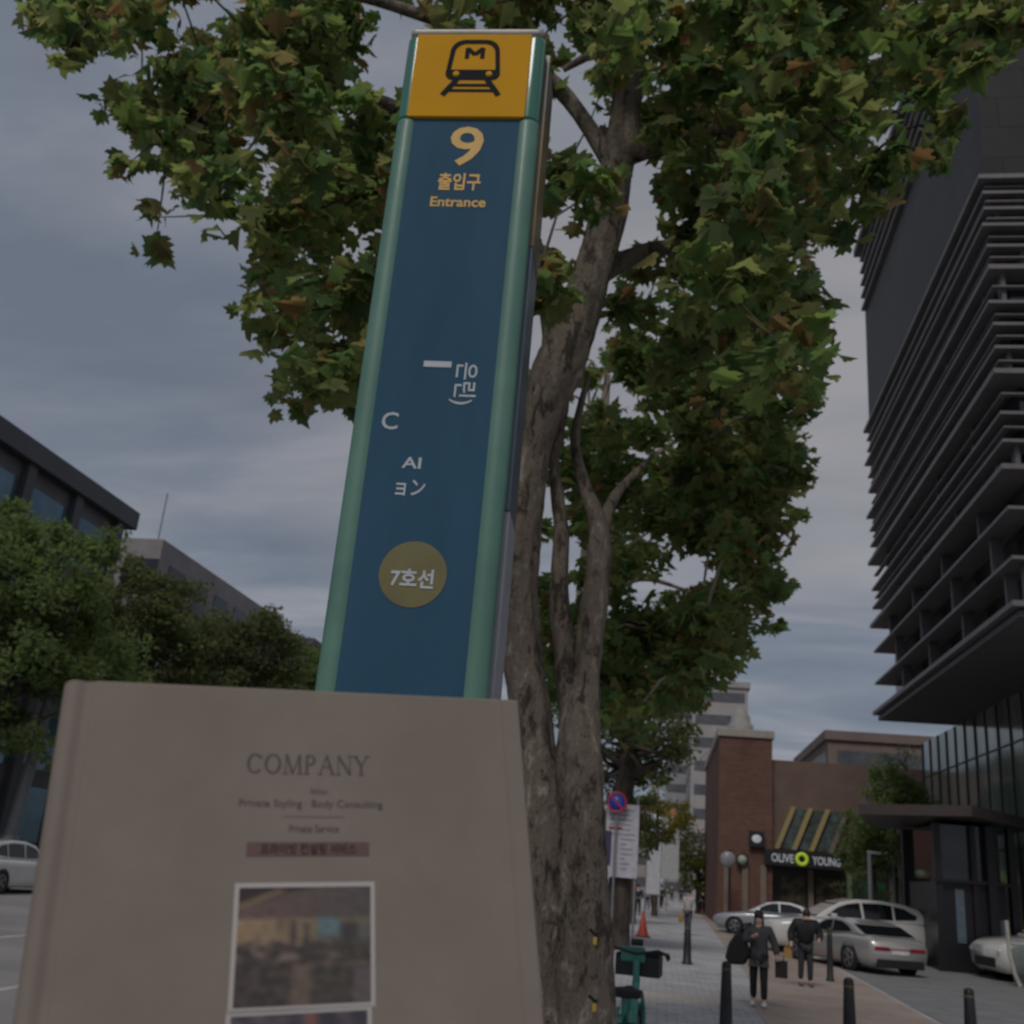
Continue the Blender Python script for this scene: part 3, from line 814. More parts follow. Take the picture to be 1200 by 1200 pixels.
# ------------------------------------------------------------------ brick building with the fascia sign
M_BRICK = brickmat('red_brown_brick', (0.15, 0.075, 0.06), (0.19, 0.10, 0.08), (0.13, 0.1, 0.09), bw=0.4, bh=0.12, vertical=True)
M_BEIGE = mat('beige_stone', (0.24, 0.185, 0.15), 0.8, scale=1.2, bump=0.1)
bb = thing('brick_building', 'red brown brick corner building with slanted bays and a lit shop fascia', 'building', (3.1, 62, 0))
MB().box(0, 3.0, 0, 20, -0.05, 10.3).build('wall', M_BRICK, bb)
MB().box(-0.12, 3.12, -0.12, 20.1, 10.3, 10.75).build('parapet', mat('cream_coping', (0.42, 0.38, 0.34), 0.8), bb, 0.03)
MB().box(3.0, 13.5, 0.6, 20, 4.25, 9.2).build('upper_wall', mat('brown_stone', (0.19, 0.125, 0.1), 0.8, scale=1.2, col2=(0.15, 0.10, 0.08)), bb)
MB().box(3.0, 13.5, 1.2, 20, -0.05, 4.25).build('shop_front', mat('shop_dark', (0.045, 0.04, 0.036), 0.3, scale=1.5), bb)
for x in (0.5, 1.5, 2.5):
    MB().box(x-0.16, x+0.16, -0.2, 0.0, 0, 3.3).build('pilaster', M_BEIGE, bb)
for x in (5.2, 7.3, 9.6, 11.6):
    MB().box(x-0.14, x+0.14, 0.95, 1.2, 0, 3.3).build('column', M_BEIGE if x != 7.3 else mat('green_column', (0.16, 0.24, 0.13), 0.5), bb)
MB().box(3.6, 4.9, 1.12, 1.2, 0.3, 2.9).build('shop_window', mat('shop_glow', (0.16, 0.12, 0.08), 0.2, col2=(0.03, 0.03, 0.025), scale=2.5), bb)
MB().box(5.5, 7.0, 1.12, 1.2, 0.3, 2.9).build('shop_window', MATS['shop_glow'], bb)
MB().box(7.6, 9.3, 1.12, 1.2, 0.3, 2.9).build('shop_window', mat('green_display', (0.03, 0.12, 0.07), 0.3), bb)
# slanted beams and windows of the upper facade
slw = mat('slant_window', (0.12, 0.16, 0.16), 0.15, col2=(0.05, 0.06, 0.05), scale=2)
def slant(x, z0, z1, w, dx, m, y, d, nm):
    o = MB().poly([(x, y, z0), (x+w, y, z0), (x+w+dx, y, z1), (x+dx, y, z1)], (0, -d, 0)).build(nm, m, bb)
    fixnormals(o)
slant(3.2, 4.3, 6.5, 2.9, 0.9, slw, 0.6, 0.03, 'slanted_window')
for x in (3.15, 4.1, 5.05, 6.1):
    slant(x, 4.27, 6.6, 0.26, 0.95, mat('ochre_beam', (0.42, 0.33, 0.14), 0.7) if x < 6 else M_BEIGE, 0.57, 0.25, 'slanted_beam')
slant(6.8, 4.3, 8.8, 1.3, 1.7, mat('mauve_stone', (0.2, 0.15, 0.145), 0.8), 0.6, 0.2, 'slanted_pier')
slant(8.6, 4.5, 6.3, 1.5, 0.7, mat('grey_window', (0.16, 0.18, 0.21), 0.25), 0.6, 0.03, 'slanted_window')
MB().box(9.2, 16.5, 0.1, 0.58, 3.75, 4.22).build('black_fascia', M_DMETAL, bb)
# small dome on the roof
MB().lathe([(0.75, 10.7), (0.75, 11.2), (0.6, 11.3), (0.55, 11.7), (0.3, 12.1), (0.06, 12.3), (0.0, 12.6)], 16, Matrix.Translation((1.3, 1.5, 0))).build('roof_dome', mat('dome_stone', (0.36, 0.35, 0.33), 0.7), bb)
# fascia sign
MB().box(2.55, 6.85, 0.0, 1.2, 3.36, 4.2).build('fascia_box', M_DMETAL, bb)
fs = thing('shop_sign', 'black fascia sign with white capital letters and a yellow green ring', 'sign', (6.0, 61.98, 3.45), 0.0)
MB().box(-0.35, 3.85, -0.35, 0.0, -0.1, 0.72).build('panel', M_BLACK, fs, 0.01)
M_LIT = mat('lit_letters', (0.5, 0.52, 0.54), 0.5, emit=(0.85, 0.92, 1.0), emits=0.15, col2=(0.7, 0.73, 0.76))
M_RING = mat('lit_ring', (0.6, 0.75, 0.05), 0.5, emit=(0.6, 0.85, 0.05), emits=0.2, col2=(0.55, 0.7, 0.05))
text_part('lettering', 'OLIVE', 0.62, M_LIT, fs, face_neg_y(0.62, -0.36, 0.31), 0.02, 0.006, width=1.2)
text_part('lettering', 'YOUNG', 0.62, M_LIT, fs, face_neg_y(2.98, -0.36, 0.31), 0.02, 0.006, width=1.5)
ring = MB()
pts = [(1.66+0.27*math.cos(a*2*PI/24), -0.37, 0.33+0.27*math.sin(a*2*PI/24)) for a in range(25)]
ring.tube(pts, 0.1, n=8, caps=False)
ring.build('ring_emblem', M_RING, fs)
# projecting signs on the brick wall
def plate(name, label, c, w, h, m, ground=None, frame=None, round_=False, blob=None, cat='sign'):
    t = thing(name, label, cat, c)
    if round_:
        MB().lathe([(0, -0.06), (w/2, -0.06), (w/2, 0.06), (0, 0.06)], 24, Matrix.Rotation(PI/2, 4, 'X')).build('panel', m, t)
        if frame: MB().lathe([(w/2+0.001, -0.075), (w/2+0.09, -0.075), (w/2+0.09, 0.075), (w/2+0.001, 0.075), (w/2+0.001, -0.075)], 24, Matrix.Rotation(PI/2, 4, 'X')).build('rim', frame, t)
    else:
        MB().box(-w/2, w/2, -0.06, 0.06, -h/2, h/2).build('panel', m, t, 0.01)
    return t
p = aty(887, 983, 61.6)
q = plate('wall_sign', 'square black sign with a pale rounded emblem on the brick wall', (p.x, 61.75, p.z), 0.85, 0.85, M_BLACK)
MB().ball((0, -0.07, 0), 0.27, 0.03, 0.22).build('emblem', M_LIT, q)
MB().box(-0.05, 0.05, 0.06, 0.25, -0.05, 0.05).build('bracket', M_DMETAL, q)
p = aty(870, 1007, 61.5)
q = plate('wall_sign', 'small round pale green sign in a dark ring on the brick wall', (p.x, 61.7, p.z), 0.5, 0.5, mat('pale_green', (0.45, 0.55, 0.42), 0.5), frame=M_DMETAL, round_=True)
MB().box(-0.05, 0.05, 0.05, 0.3, -0.05, 0.05).build('bracket', M_DMETAL, q)
p = aty(853, 1007, 60)
q = plate('street_mirror', 'round white convex mirror board on a dark post by the brick corner', (p.x, 60, 0), 1.0, 1.0, M_WHITE)
for ch in list(q.children): bpy.data.objects.remove(ch)
q['category'] = 'mirror'
MB().lathe([(0, 0.12), (0.3, 0.09), (0.42, 0.0), (0.42, -0.04), (0, -0.04)], 24, Matrix.Translation((0, 0, p.z)) @ Matrix.Rotation(PI/2, 4, 'X')).build('mirror_disc', mat('mirror_grey', (0.3, 0.3, 0.32), 0.3), q)
MB().tube([(0.1, 0.08, 0), (0.1, 0.08, p.z+0.5)], 0.07, n=10).build('post', M_DMETAL, q)
p = aty(1045, 943, 52)
q = plate('hanging_sign', 'plain yellow box sign high among the trees beside the dark tower', (p.x, 52, 0), 1, 1, M_YEL)
for ch in list(q.children): bpy.data.objects.remove(ch)
MB().box(-0.55, 0.45, -0.1, 0.1, p.z-0.4, p.z+0.4).build('panel', M_YEL, q, 0.02)
MB().tube([(0, 0.14, 0), (0, 0.14, p.z+0.3)], 0.06, n=8).build('post', M_STEEL, q)
q = thing('lamp_post', 'thin pale grey post standing behind the white suv roof', 'post', tuple(aty(1020, 1048, 50).xy)+(0,))
MB().tube([(0, 0, 0), (0, 0, 3.9)], [0.12, 0.09], n=10).build('pole', M_STEEL, q)
MB().box(-0.1, 0.5, -0.08, 0.08, 3.9, 4.02).build('lamp_head', M_STEEL, q, 0.02)

# distant towers
def tower(label, x0, x1, y0, y1, h, col, wrows, wcols, seed=0, cat='building'):
    t = thing('tower_block', label, cat, (x0, y0, 0))
    m = mat('tower_%s' % label[:6].strip().replace(' ', '_'), col, 0.8, scale=0.3)
    w, d = x1-x0, y1-y0
    MB().box(0, w, 0, d, -0.1, h).build('wall', m, t)
    MB().box(-0.25, w+0.25, -0.25, d+0.25, h, h+0.7).build('parapet', m, t)
    gm = mat('tower_glass', (0.09, 0.10, 0.12), 0.25, col2=(0.14, 0.14, 0.15), scale=1)
    for r in range(wrows):
        z = h*(r+0.35)/wrows
        MB().box(w*0.06, w*0.94, -0.06, 0.0, z, z+h/wrows*0.42).build('window_band', gm, t)
        MB().box(-0.06, 0.0, d*0.04, d*0.96, z, z+h/wrows*0.42).build('window_band', gm, t)
    return t
tower('beige grey high rise with window bands behind the brick building', 3.0, 9.5, 125, 150, 24.5, (0.42, 0.39, 0.38), 9, 3)
tower('cool grey narrow tower at the end of the street', 0.2, 3.4, 150, 165, 26, (0.36, 0.36, 0.38), 10, 2)
tower('pale low block closing the left of the far street', -5.5, -1.8, 160, 170, 12, (0.4, 0.36, 0.33), 4, 2)
tower('brown mid rise beyond the slanted brick bays', 12.5, 24, 84, 104, 13.5, (0.22, 0.17, 0.15), 4, 3)

# red and white shop stuff along the far right of the pavement
def planter(label, x, y, w, m):
    t = thing('shop_barrier', label, 'planter', (x, y, 0))
    MB().box(-w/2, w/2, -0.25, 0.25, 0, 0.62).build('box', m, t, 0.03)
    lb_ = MB(); leaf_cluster(lb_, Vector((0, 0, 0.85)), w*0.45, 60, 0.16, RND, False, 0.5)
    lb_.build('foliage', L_RED, t)
planter('brick red planter box beside the brick corner', 4.0, 74, 1.6, mat('brick_red', (0.25, 0.07, 0.05), 0.7))
planter('orange brown planter box farther along the shops', 3.5, 79, 1.2, mat('orange_brown', (0.3, 0.12, 0.06), 0.7))
# narrow standing banners far away
def banner(label, px, pyb, Y, w, h, col):
    p = gnd(px, pyb)
    p = aty(px, pyb, Y)
    t = thing('standing_banner', label, 'banner', (p.x, Y, 0))
    MB().tube([(0, 0.03, 0), (0, 0.03, h+0.1)], 0.03, n=6).build('pole', M_STEEL, t)
    MB().box(0.03, w, 0, 0.02, h*0.35, h).build('cloth', mat('banner_'+label.split()[0], col, 0.7), t)
banner('white vertical shop banner far down the kerb line', 756, 1050, 62, 0.8, 3.6, (0.6, 0.58, 0.62))
banner('orange vertical shop banner beyond the white one', 781, 1050, 80, 0.5, 7.2, (0.6, 0.25, 0.1))
banner('pale grey vertical shop banner near the far crowd', 773, 1050, 74, 1.2, 6.2, (0.5, 0.52, 0.53))

# ------------------------------------------------------------------ posters, signs on the poster tree
ps = thing('notice_poster', 'tall white notice board with rows of grey print tied to the dark tree', 'poster', (-1.2, 32.45, 0))
MB().box(-0.5, 0.48, -0.02, 0.02, 2.0, 4.1).build('sheet', mat('paper_white', (0.52, 0.50, 0.56), 0.7), ps)
mbx = MB()
rr = random.Random(3)
for r in range(13):
    z = 3.9-r*0.14
    mbx.box(-0.05 if r > 5 else -0.4, 0.4-rr.random()*0.3, -0.024, -0.0205, z, z+0.05)
mbx.build('print_lines', mat('print_grey', (0.3, 0.28, 0.33), 0.7), ps)
MB().box(-0.42, -0.02, -0.024, -0.0205, 3.36, 3.44).build('red_heading', mat('red_print', (0.5, 0.12, 0.08), 0.6), ps)
MB().tube([(0.42, 0.06, 0), (0.42, 0.06, 4.4)], 0.04, n=8).build('post', M_STEEL, ps)
p2 = thing('notice_poster', 'dark violet narrow poster hanging left of the white notice board', 'poster', (-1.75, 32.4, 0))
MB().box(-0.22, 0.22, -0.02, 0.02, 2.35, 3.3).build('sheet', mat('violet_paper', (0.06, 0.045, 0.11), 0.6), p2)
MB().tube([(0, 0.05, 0), (0, 0.05, 3.5)], 0.04, n=8).build('post', M_STEEL, p2)
npk = thing('traffic_sign', 'round blue no parking sign with a red rim above the posters', 'sign', (-1.40, 32.2, 0))
MB().tube([(0, 0.06, 0), (0, 0.06, 4.3)], 0.035, n=8).build('post', M_STEEL, npk)
DM = Matrix.Translation((0, 0, 4.13)) @ Matrix.Rotation(PI/2, 4, 'X')
MB().lathe([(0, 0.0), (0.24, 0.0), (0.24, 0.02), (0, 0.02)], 28, DM).build('blue_disc', mat('sign_blue', (0.02, 0.07, 0.42), 0.4), npk)
MB().lathe([(0.245, -0.01), (0.31, -0.01), (0.31, 0.028), (0.245, 0.028), (0.245, -0.01)], 28, DM).build('red_rim', mat('sign_red', (0.45, 0.03, 0.06), 0.4), npk)
MB().obox(Matrix.Translation((0, -0.025, 4.13)) @ Matrix.Rotation(rad(45), 4, 'Y'), 0.48, 0.012, 0.06).build('red_slash', MATS['sign_red'], npk)
gp = thing('utility_pole', 'grey round pole standing just left of the poster tree trunk', 'pole', (-1.78, 33.3, 0))
MB().tube([(0, 0, 0), (0, 0, 1.5), (0, 0, 3.9)], [0.16, 0.15, 0.12], n=14).build('pole', mat('pole_concrete', (0.25, 0.24, 0.25), 0.8), gp)
MB().lathe([(0.163, 1.2), (0.17, 1.2), (0.17, 1.5), (0.156, 1.5)], 14).build('band', M_STEEL, gp)

# little yellow clips on the near trunk
for px, py, lab in ((697, 1100, 'upper yellow and black strap clip on the side of the near trunk'), (696, 1178, 'lower yellow and black strap clip on the side of the near trunk')):
    p = aty(px, py, 5.98)
    t = thing('strap_clip', lab, 'clip', p[:])
    MB().box(-0.008, 0.012, -0.012, 0.012, -0.03, 0.008).build('tag', M_YEL, t, 0.004)
    MB().tube([(-0.03, 0.0, 0.045), (0.0, -0.005, 0.022), (0.015, 0.01, 0.02)], 0.009, n=8).build('strap', M_RUBBER, t)

# ------------------------------------------------------------------ bollards
def bollard(label, loc, h=0.95, first=None, r=0.085):
    t = thing('bollard', label, 'bollard', loc, 0, 'black bollards on the pavement')
    MB().lathe([(r*1.35, 0), (r*1.35, 0.05), (r*1.1, 0.08), (r*0.98, h*0.5), (r*0.82, h*0.86), (r*0.80, h*0.865)], 18).build('post', M_BLACK, t)
    MB().lathe([(r*0.81, h*0.865), (r*0.86, h*0.87), (r*0.86, h*0.895), (r*0.81, h*0.9)], 18).build('reflector_band', mat('dull_ochre', (0.16, 0.11, 0.05), 0.5), t)
    MB().lathe([(r*0.81, h*0.9), (r*0.8, h*0.96), (r*0.5, h*0.99), (0, h)], 18).build('cap', M_BLACK, t)
bollard('black bollard nearest the walking woman at her left, cut by the frame', (0.98, 16.6, 0), 0.98)
bollard('black bollard in front of the silver coupe, cut by the frame', (2.55, 15.7, 0), 0.98)
bollard('rightmost black bollard on the driveway in front of the portal', (4.25, 16.3, 0), 0.96)
bollard('thin black bollard at the feet of the standing pale dressed person', tuple(gnd(805, 1130).xy)+(0,), 1.0, r=0.1)
bollard('grey black bollard between the hunched man and the silver coupe', tuple(gnd(973, 1150).xy)+(0,), 1.25, r=0.075)

# cone
cn = thing('traffic_cone', 'faded red traffic cone standing behind the bicycle basket', 'cone', tuple(gnd(753, 1098).xy)+(0,))
MB().lathe([(0.22, 0.04), (0.16, 0.25), (0.04, 0.88), (0.0, 0.9)], 18).build('cone_body', mat('cone_red', (0.5, 0.07, 0.04), 0.5), cn)
MB().box(-0.28, 0.28, -0.28, 0.28, 0, 0.04).build('base', M_RUBBER, cn, 0.01)
MB().lathe([(0.150, 0.30), (0.107, 0.47)], 18).build('white_band', mat('faded_pink', (0.45, 0.2, 0.16), 0.5), cn)

# ------------------------------------------------------------------ share bicycle (seen from behind)
bk = thing('share_bicycle', 'teal share bicycle with black front basket parked beside the near trunk', 'bicycle', (-0.27, 11.2, 0), rad(-6))
bk.scale = (1.15, 1.15, 1.22)
def wheel(y):
    w = MB()
    M = Matrix.Translation((0, y, 0.31)) @ Matrix.Rotation(PI/2, 4, 'Y')
    w.lathe([(0.28, -0.02), (0.31, -0.015), (0.315, 0), (0.31, 0.015), (0.28, 0.02), (0.28, -0.02)], 32, M)
    o = w.build('wheel', M_RUBBER, bk)
    s_ = MB()
    for k in range(14):
        a = k*2*PI/14
        s_.tube([(0, y, 0.31), (0, y+0.28*math.cos(a), 0.31+0.28*math.sin(a))], 0.003, n=4)
    s_.lathe([(0.03, -0.05), (0.04, -0.05), (0.04, 0.05), (0.03, 0.05)], 12, M)
    s_.build('spokes', M_STEEL, o)
wheel(-0.55); wheel(0.55)
f = MB()
f.tube([(0, -0.30, 0.32), (0, -0.33, 0.75)], 0.028)
f.tube([(0, -0.3, 0.34), (0, 0.1, 0.36), (0, 0.40, 0.85)], [0.035, 0.04, 0.035])
f.tube([(0, 0.38, 0.72), (0, 0.35, 1.0)], 0.03)
for s_ in (-1, 1):
    f.tube([(0.05*s_, -0.55, 0.31), (0.06*s_, -0.3, 0.33)], 0.012)
    f.tube([(0.07*s_, -0.55, 0.31), (0.05*s_, -0.32, 0.68)], 0.014)
f.build('frame', M_TEAL, bk)
f = MB()
for s_ in (-1, 1):
    f.tube([(0.065*s_, 0.55, 0.31), (0.07*s_, 0.46, 0.62), (0.05*s_, 0.40, 0.74)], 0.017)
f.tube([(-0.06, 0.40, 0.74), (0.06, 0.40, 0.74)], 0.02)
f.build('fork', M_TEAL, bk)
f = MB()
for y in (-0.55, 0.55):
    pts = [(0, y+0.35*math.cos(a), 0.31+0.35*math.sin(a)) for a in [rad(20+i*14) for i in range(11)]]
    for i in range(len(pts)-1):
        a, b = Vector(pts[i]), Vector(pts[i+1])
        f.add([a+Vector((-.035, 0, 0)), a+Vector((.035, 0, 0)), b+Vector((.035, 0, 0)), b+Vector((-.035, 0, 0))], [(0, 1, 2, 3)], True)
f.build('mudguards', M_TEAL, bk)
f = MB()
f.tube([(-0.29, 0.20, 1.06), (-0.2, 0.30, 1.08), (0, 0.34, 1.04), (0.2, 0.30, 1.08), (0.29, 0.20, 1.06)], 0.013)
hb = f.build('handlebar', M_DMETAL, bk)
for s_ in (-1, 1):
    MB().tube([(0.29*s_, 0.20, 1.06), (0.31*s_, 0.08, 1.05)], 0.019).build('grip', M_RUBBER, hb)
    MB().tube([(0.26*s_, 0.24, 1.07), (0.30*s_, 0.14, 1.02)], 0.007).build('brake_lever', M_DMETAL, hb)
f = MB()
for (x0, x1, y0, y1, z0, z1) in ((-.2, .2, .42, .43, .86, 1.01), (-.2, .2, .70, .71, .86, 1.05), (-.2, -.19, .43, .70, .86, 1.03), (.19, .2, .43, .70, .86, 1.03), (-.19, .19, .43, .70, .86, .872)):
    f.box(x0, x1, y0, y1, z0, z1)
f.build('basket', M_BLACK, bk, 0.004)
MB().box(-0.15, 0.07, 0.395, 0.415, 0.97, 1.09).build('basket_panel', M_TEAL, bk, 0.01)
MB().obox(Matrix.Translation((0, 0.36, 1.13)) @ Matrix.Rotation(rad(25), 4, 'X'), 0.11, 0.06, 0.04).build('phone_cradle', M_BLACK, bk, 0.008)
f = MB()
f.add([(x*s_, y, z) for (x, y, z) in [(0.0, 0.10, 0.80), (0.03, 0.08, 0.80), (0.045, -0.05, 0.80), (0.10, -0.2, 0.805), (0.09, -0.30, 0.81), (0.0, -0.32, 0.81)] for s_ in (1, -1)], [])
sp = [(0.0, 0.02), (0.03, 0.0), (0.05, -0.14), (0.135, -0.28), (0.13, -0.40), (0.0, -0.44), (-0.13, -0.40), (-0.135, -0.28), (-0.05, -0.14), (-0.03, 0.0)]
f = MB().poly([(x, y, 0.76) for x, y in sp], (0, 0, 0.06))
fixnormals(f.build('saddle', M_RUBBER, bk, 0.015))
MB().tube([(0, -0.33, 0.7), (0, -0.335, 0.76)], 0.016).build('seat_post', M_STEEL, bk)
MB().tube([(-0.16, -0.1, 0.3), (0.16, 0.05, 0.3)], 0.012).build('pedal_axle', M_DMETAL, bk)
MB().box(-0.05, 0.05, -0.64, -0.60, 0.42, 0.5).build('rear_light', mat('rear_red', (0.3, 0.02, 0.02), 0.4), bk, 0.006)

# second black scooter-like bicycle whose handlebar crosses the frame bottom
b2 = thing('kick_scooter', 'black kick scooter with a wide handlebar at the foot of the near trunk', 'scooter', (-0.42, 9.0, 0), rad(15))
f = MB().tube([(0, 0.1, 0.12), (0, -0.02, 0.86)], 0.026)
f.build('stem', M_TEAL, b2)
hb2 = MB().tube([(-0.23, -0.06, 0.9), (-0.1, -0.03, 0.9), (0.1, -0.03, 0.9), (0.2, -0.06, 0.9)], 0.02).build('handlebar', M_DMETAL, b2)
MB().tube([(-0.28, -0.08, 0.895), (-0.16, -0.045, 0.9)], 0.034).build('grip', M_RUBBER, hb2)
MB().tube([(0.14, -0.04, 0.9), (0.24, -0.08, 0.895)], 0.034).build('grip', M_RUBBER, hb2)
MB().box(-0.055, 0.055, -0.07, -0.01, 0.88, 0.95).build('display', M_BLACK, b2, 0.01)
MB().box(-0.08, 0.08, -0.95, 0.02, 0.09, 0.15).build('deck', M_BLACK, b2, 0.015)
for y in (0.13, -1.02):
    MB().lathe([(0.03, -0.025), (0.1, -0.025), (0.115, 0), (0.1, 0.025), (0.03, 0.025)], 20, Matrix.Translation((0, y, 0.115)) @ Matrix.Rotation(PI/2, 4, 'Y')).build('wheel', M_RUBBER, b2)

# ------------------------------------------------------------------ cars
M_PW = mat('white_car_paint', (0.74, 0.73, 0.70), 0.22, coat=0.8, scale=0.5, col2=(0.6, 0.59, 0.56))
M_PS = mat('silver_car_paint', (0.40, 0.39, 0.38), 0.25, 0.3, coat=0.8, scale=0.5, col2=(0.38, 0.37, 0.36))
M_PG = mat('grey_car_paint', (0.36, 0.38, 0.40), 0.25, 0.3, coat=0.8, scale=0.5, col2=(0.34, 0.36, 0.38))
M_CARGL = mat('car_glass', (0.01, 0.012, 0.014), 0.05, scale=1)
M_TAIL = mat('tail_red', (0.30, 0.01, 0.02), 0.2)
M_RIM = mat('alloy', (0.35, 0.35, 0.36), 0.35, 0.7)
def interp(tab, x):
    for i in range(len(tab)-1):
        if tab[i][0] <= x <= tab[i+1][0]:
            t = (x-tab[i][0])/(tab[i+1][0]-tab[i][0])
            return tab[i][1]*(1-t)+tab[i+1][1]*t
    return tab[0][1] if x < tab[0][0] else tab[-1][1]
def make_car(name, label, L, Wd, loc, rz, paint, hood, wid, prof, win, belt, wheels, wr, splits, tail='bar', sc=1.0):
    """x runs front (0) to rear (L); hood: upper edge of the body by x; prof: cabin side outline; win: window band outline"""
    t = thing(name, label, 'car', loc, rz)
    t.scale = (sc, sc, sc)
    hw = Wd/2
    st = [L*i/28 for i in range(29)]
    V = []; F = []
    for i, x in enumerate(st):
        ux = x/L
        w = hw*interp(wid, ux)
        zt = interp(hood, ux)
        zb = 0.20 + (0.12 if ux < 0.03 or ux > 0.97 else 0)
        ring = [(0, zb), (w*0.84, zb), (w*0.95, zb+0.07), (w*0.99, zb+0.25), (w, (zt+zb)/2+0.08), (w*0.985, zt-0.12), (w*0.93, zt-0.03), (w*0.80, zt), (0, zt+0.025)]
        full = ring + [(-y, z) for y, z in reversed(ring[1:-1])]
        V += [(x-L/2, y, z) for y, z in full]
    n = 16
    for i in range(28):
        for k_ in range(n):
            F.append((i*n+k_, i*n+(k_+1) % n, (i+1)*n+(k_+1) % n, (i+1)*n+k_))
    F.append(tuple(range(n))); F.append(tuple(reversed(range(28*n, 29*n))))
    b_ = MB().add(V, F, True)
    body = b_.build('body', paint, t)
    fixnormals(body)
    def yw(z): return hw*(0.93 - 0.34*(z-belt))
    # cabin
    pv = [(x-L/2, z) for x, z in prof]
    m_ = MB(); k_ = len(pv)
    vs = [(x, yw(z), z) for x, z in pv] + [(x, -yw(z), z) for x, z in pv]
    fc = [tuple(range(k_)), tuple(reversed(range(k_, 2*k_)))] + [(i, i+k_, (i+1) % k_+k_, (i+1) % k_) for i in range(k_)]
    m_.add(vs, fc, False)
    cab = m_.build('cabin', paint, t, 0.05, 3)
    fixnormals(cab)
    # side glass, split by pillars
    for s_ in (-1, 1):
        for seg in win:
            mm = MB()
            q = [(x-L/2, s_*(yw(z)+0.006), z) for x, z in seg]
            mm.poly(q, (0, s_*0.004, 0))
            fixnormals(mm.build('side_window', M_CARGL, t))
    # windscreen and rear glass between profile points
    for (i0, i1, nm) in splits:
        a = Vector((pv[i0][0], 0, pv[i0][1])); c = Vector((pv[i1][0], 0, pv[i1][1]))
        a2 = a.lerp(c, 0.1); c2 = a.lerp(c, 0.92)
        d = (c-a).normalized(); nrm = Vector((-d.z, 0, d.x))
        if nrm.z < 0: nrm = -nrm
        qs = [a2+Vector((0, yw(a2.z)*0.93, 0)), a2-Vector((0, yw(a2.z)*0.93, 0)), c2-Vector((0, yw(c2.z)*0.88, 0)), c2+Vector((0, yw(c2.z)*0.88, 0))]
        qs = [v+nrm*0.006 for v in qs]
        fixnormals(MB().poly(qs, nrm*0.006).build(nm, M_CARGL, t))
    for wx in wheels:
        for s_ in (-1, 1):
            M = Matrix.Translation((wx-L/2, s_*(hw-0.11), wr)) @ Matrix.Rotation(-s_*PI/2, 4, 'X')
            ar = MB().lathe([(0, 0.06), (wr+0.06, 0.06), (wr+0.06, 0.118), (0, 0.118)], 28, M).build('wheel_arch', M_RUBBER, t)
            whl = MB().lathe([(0.0, 0.10), (wr*0.66, 0.10), (wr*0.7, 0.125), (wr*0.96, 0.125), (wr, 0.10), (wr, -0.1), (0, -0.1)], 28, M).build('wheel', M_RUBBER, t)
            rm = MB()
            rm.lathe([(wr*0.6, 0.128), (wr*0.68, 0.13), (wr*0.68, 0.11)], 28, M)
            for a in range(5):
                Ms = M @ Matrix.Rotation(a*2*PI/5, 4, 'Z') @ Matrix.Translation((wr*0.33, 0, 0.118))
                rm.obox(Ms, wr*0.62, 0.06, 0.02)
            rm.build('rim', M_RIM, whl)
    zf = interp(hood, 0.0); zr = interp(hood, 1.0)
    wF, wR = hw*interp(wid, 0), hw*interp(wid, 1)
    for s_ in (-1, 1):
        MB().obox(Matrix.Translation((-L/2+0.10, s_*wF*0.78, zf-0.12)) @ Matrix.Rotation(s_*0.45, 4, 'Z'), 0.14, 0.36, 0.11).build('headlight', mat('lamp_glass', (0.35, 0.37, 0.4), 0.1), t, 0.02)
        MB().obox(Matrix.Translation((belt*0+prof[0][0]-L/2+0.55, s_*(hw+0.08), belt+0.08)), 0.16, 0.2, 0.13).build('door_mirror', paint, t, 0.03)
        MB().obox(Matrix.Translation((L/2-0.03, s_*wR*0.66, zr-0.19)), 0.1, wR*0.55, 0.1).build('tail_light', M_TAIL, t, 0.015)
    if tail == 'bar':
        MB().box(L/2-0.02, L/2+0.025, -wR*0.62, wR*0.62, zr-0.21, zr-0.175).build('light_bar', M_TAIL, t)
    MB().box(L/2-0.03, L/2+0.02, -0.27, 0.27, 0.56, 0.68).build('number_plate', M_WHITE, t)
    MB().box(L/2-0.05, L/2+0.03, -wR*0.86, wR*0.86, 0.2, 0.42).build('rear_bumper_insert', M_RUBBER, t, 0.02)
    MB().box(-L/2-0.02, -L/2+0.05, -wF*0.7, wF*0.7, 0.3, 0.52).build('grille', M_RUBBER, t, 0.02)
    return t

SUV = dict(L=4.9, Wd=1.95, hood=[(0, .78), (.05, .92), (.25, 1.05), (.35, 1.08), (.9, 1.12), (.97, 1.08), (1, .98)],
           wid=[(0, .78), (.04, .9), (.12, .99), (.85, 1), (.95, .95), (1, .86)],
           prof=[(1.25, 1.05), (1.65, 1.33), (2.1, 1.56), (2.6, 1.67), (3.3, 1.69), (4.0, 1.63), (4.45, 1.52), (4.78, 1.10)],
           win=[[(1.62, 1.14), (1.98, 1.40), (2.3, 1.52), (2.66, 1.58), (2.70, 1.14)], [(2.76, 1.14), (2.74, 1.58), (3.3, 1.60), (3.62, 1.57), (3.62, 1.16)], [(3.68, 1.17), (3.68, 1.56), (4.0, 1.51), (4.35, 1.33), (4.3, 1.22)]],
           belt=1.08, wheels=(0.95, 3.9), wr=0.37, splits=[(0, 2, 'windscreen'), (6, 7, 'rear_window')])
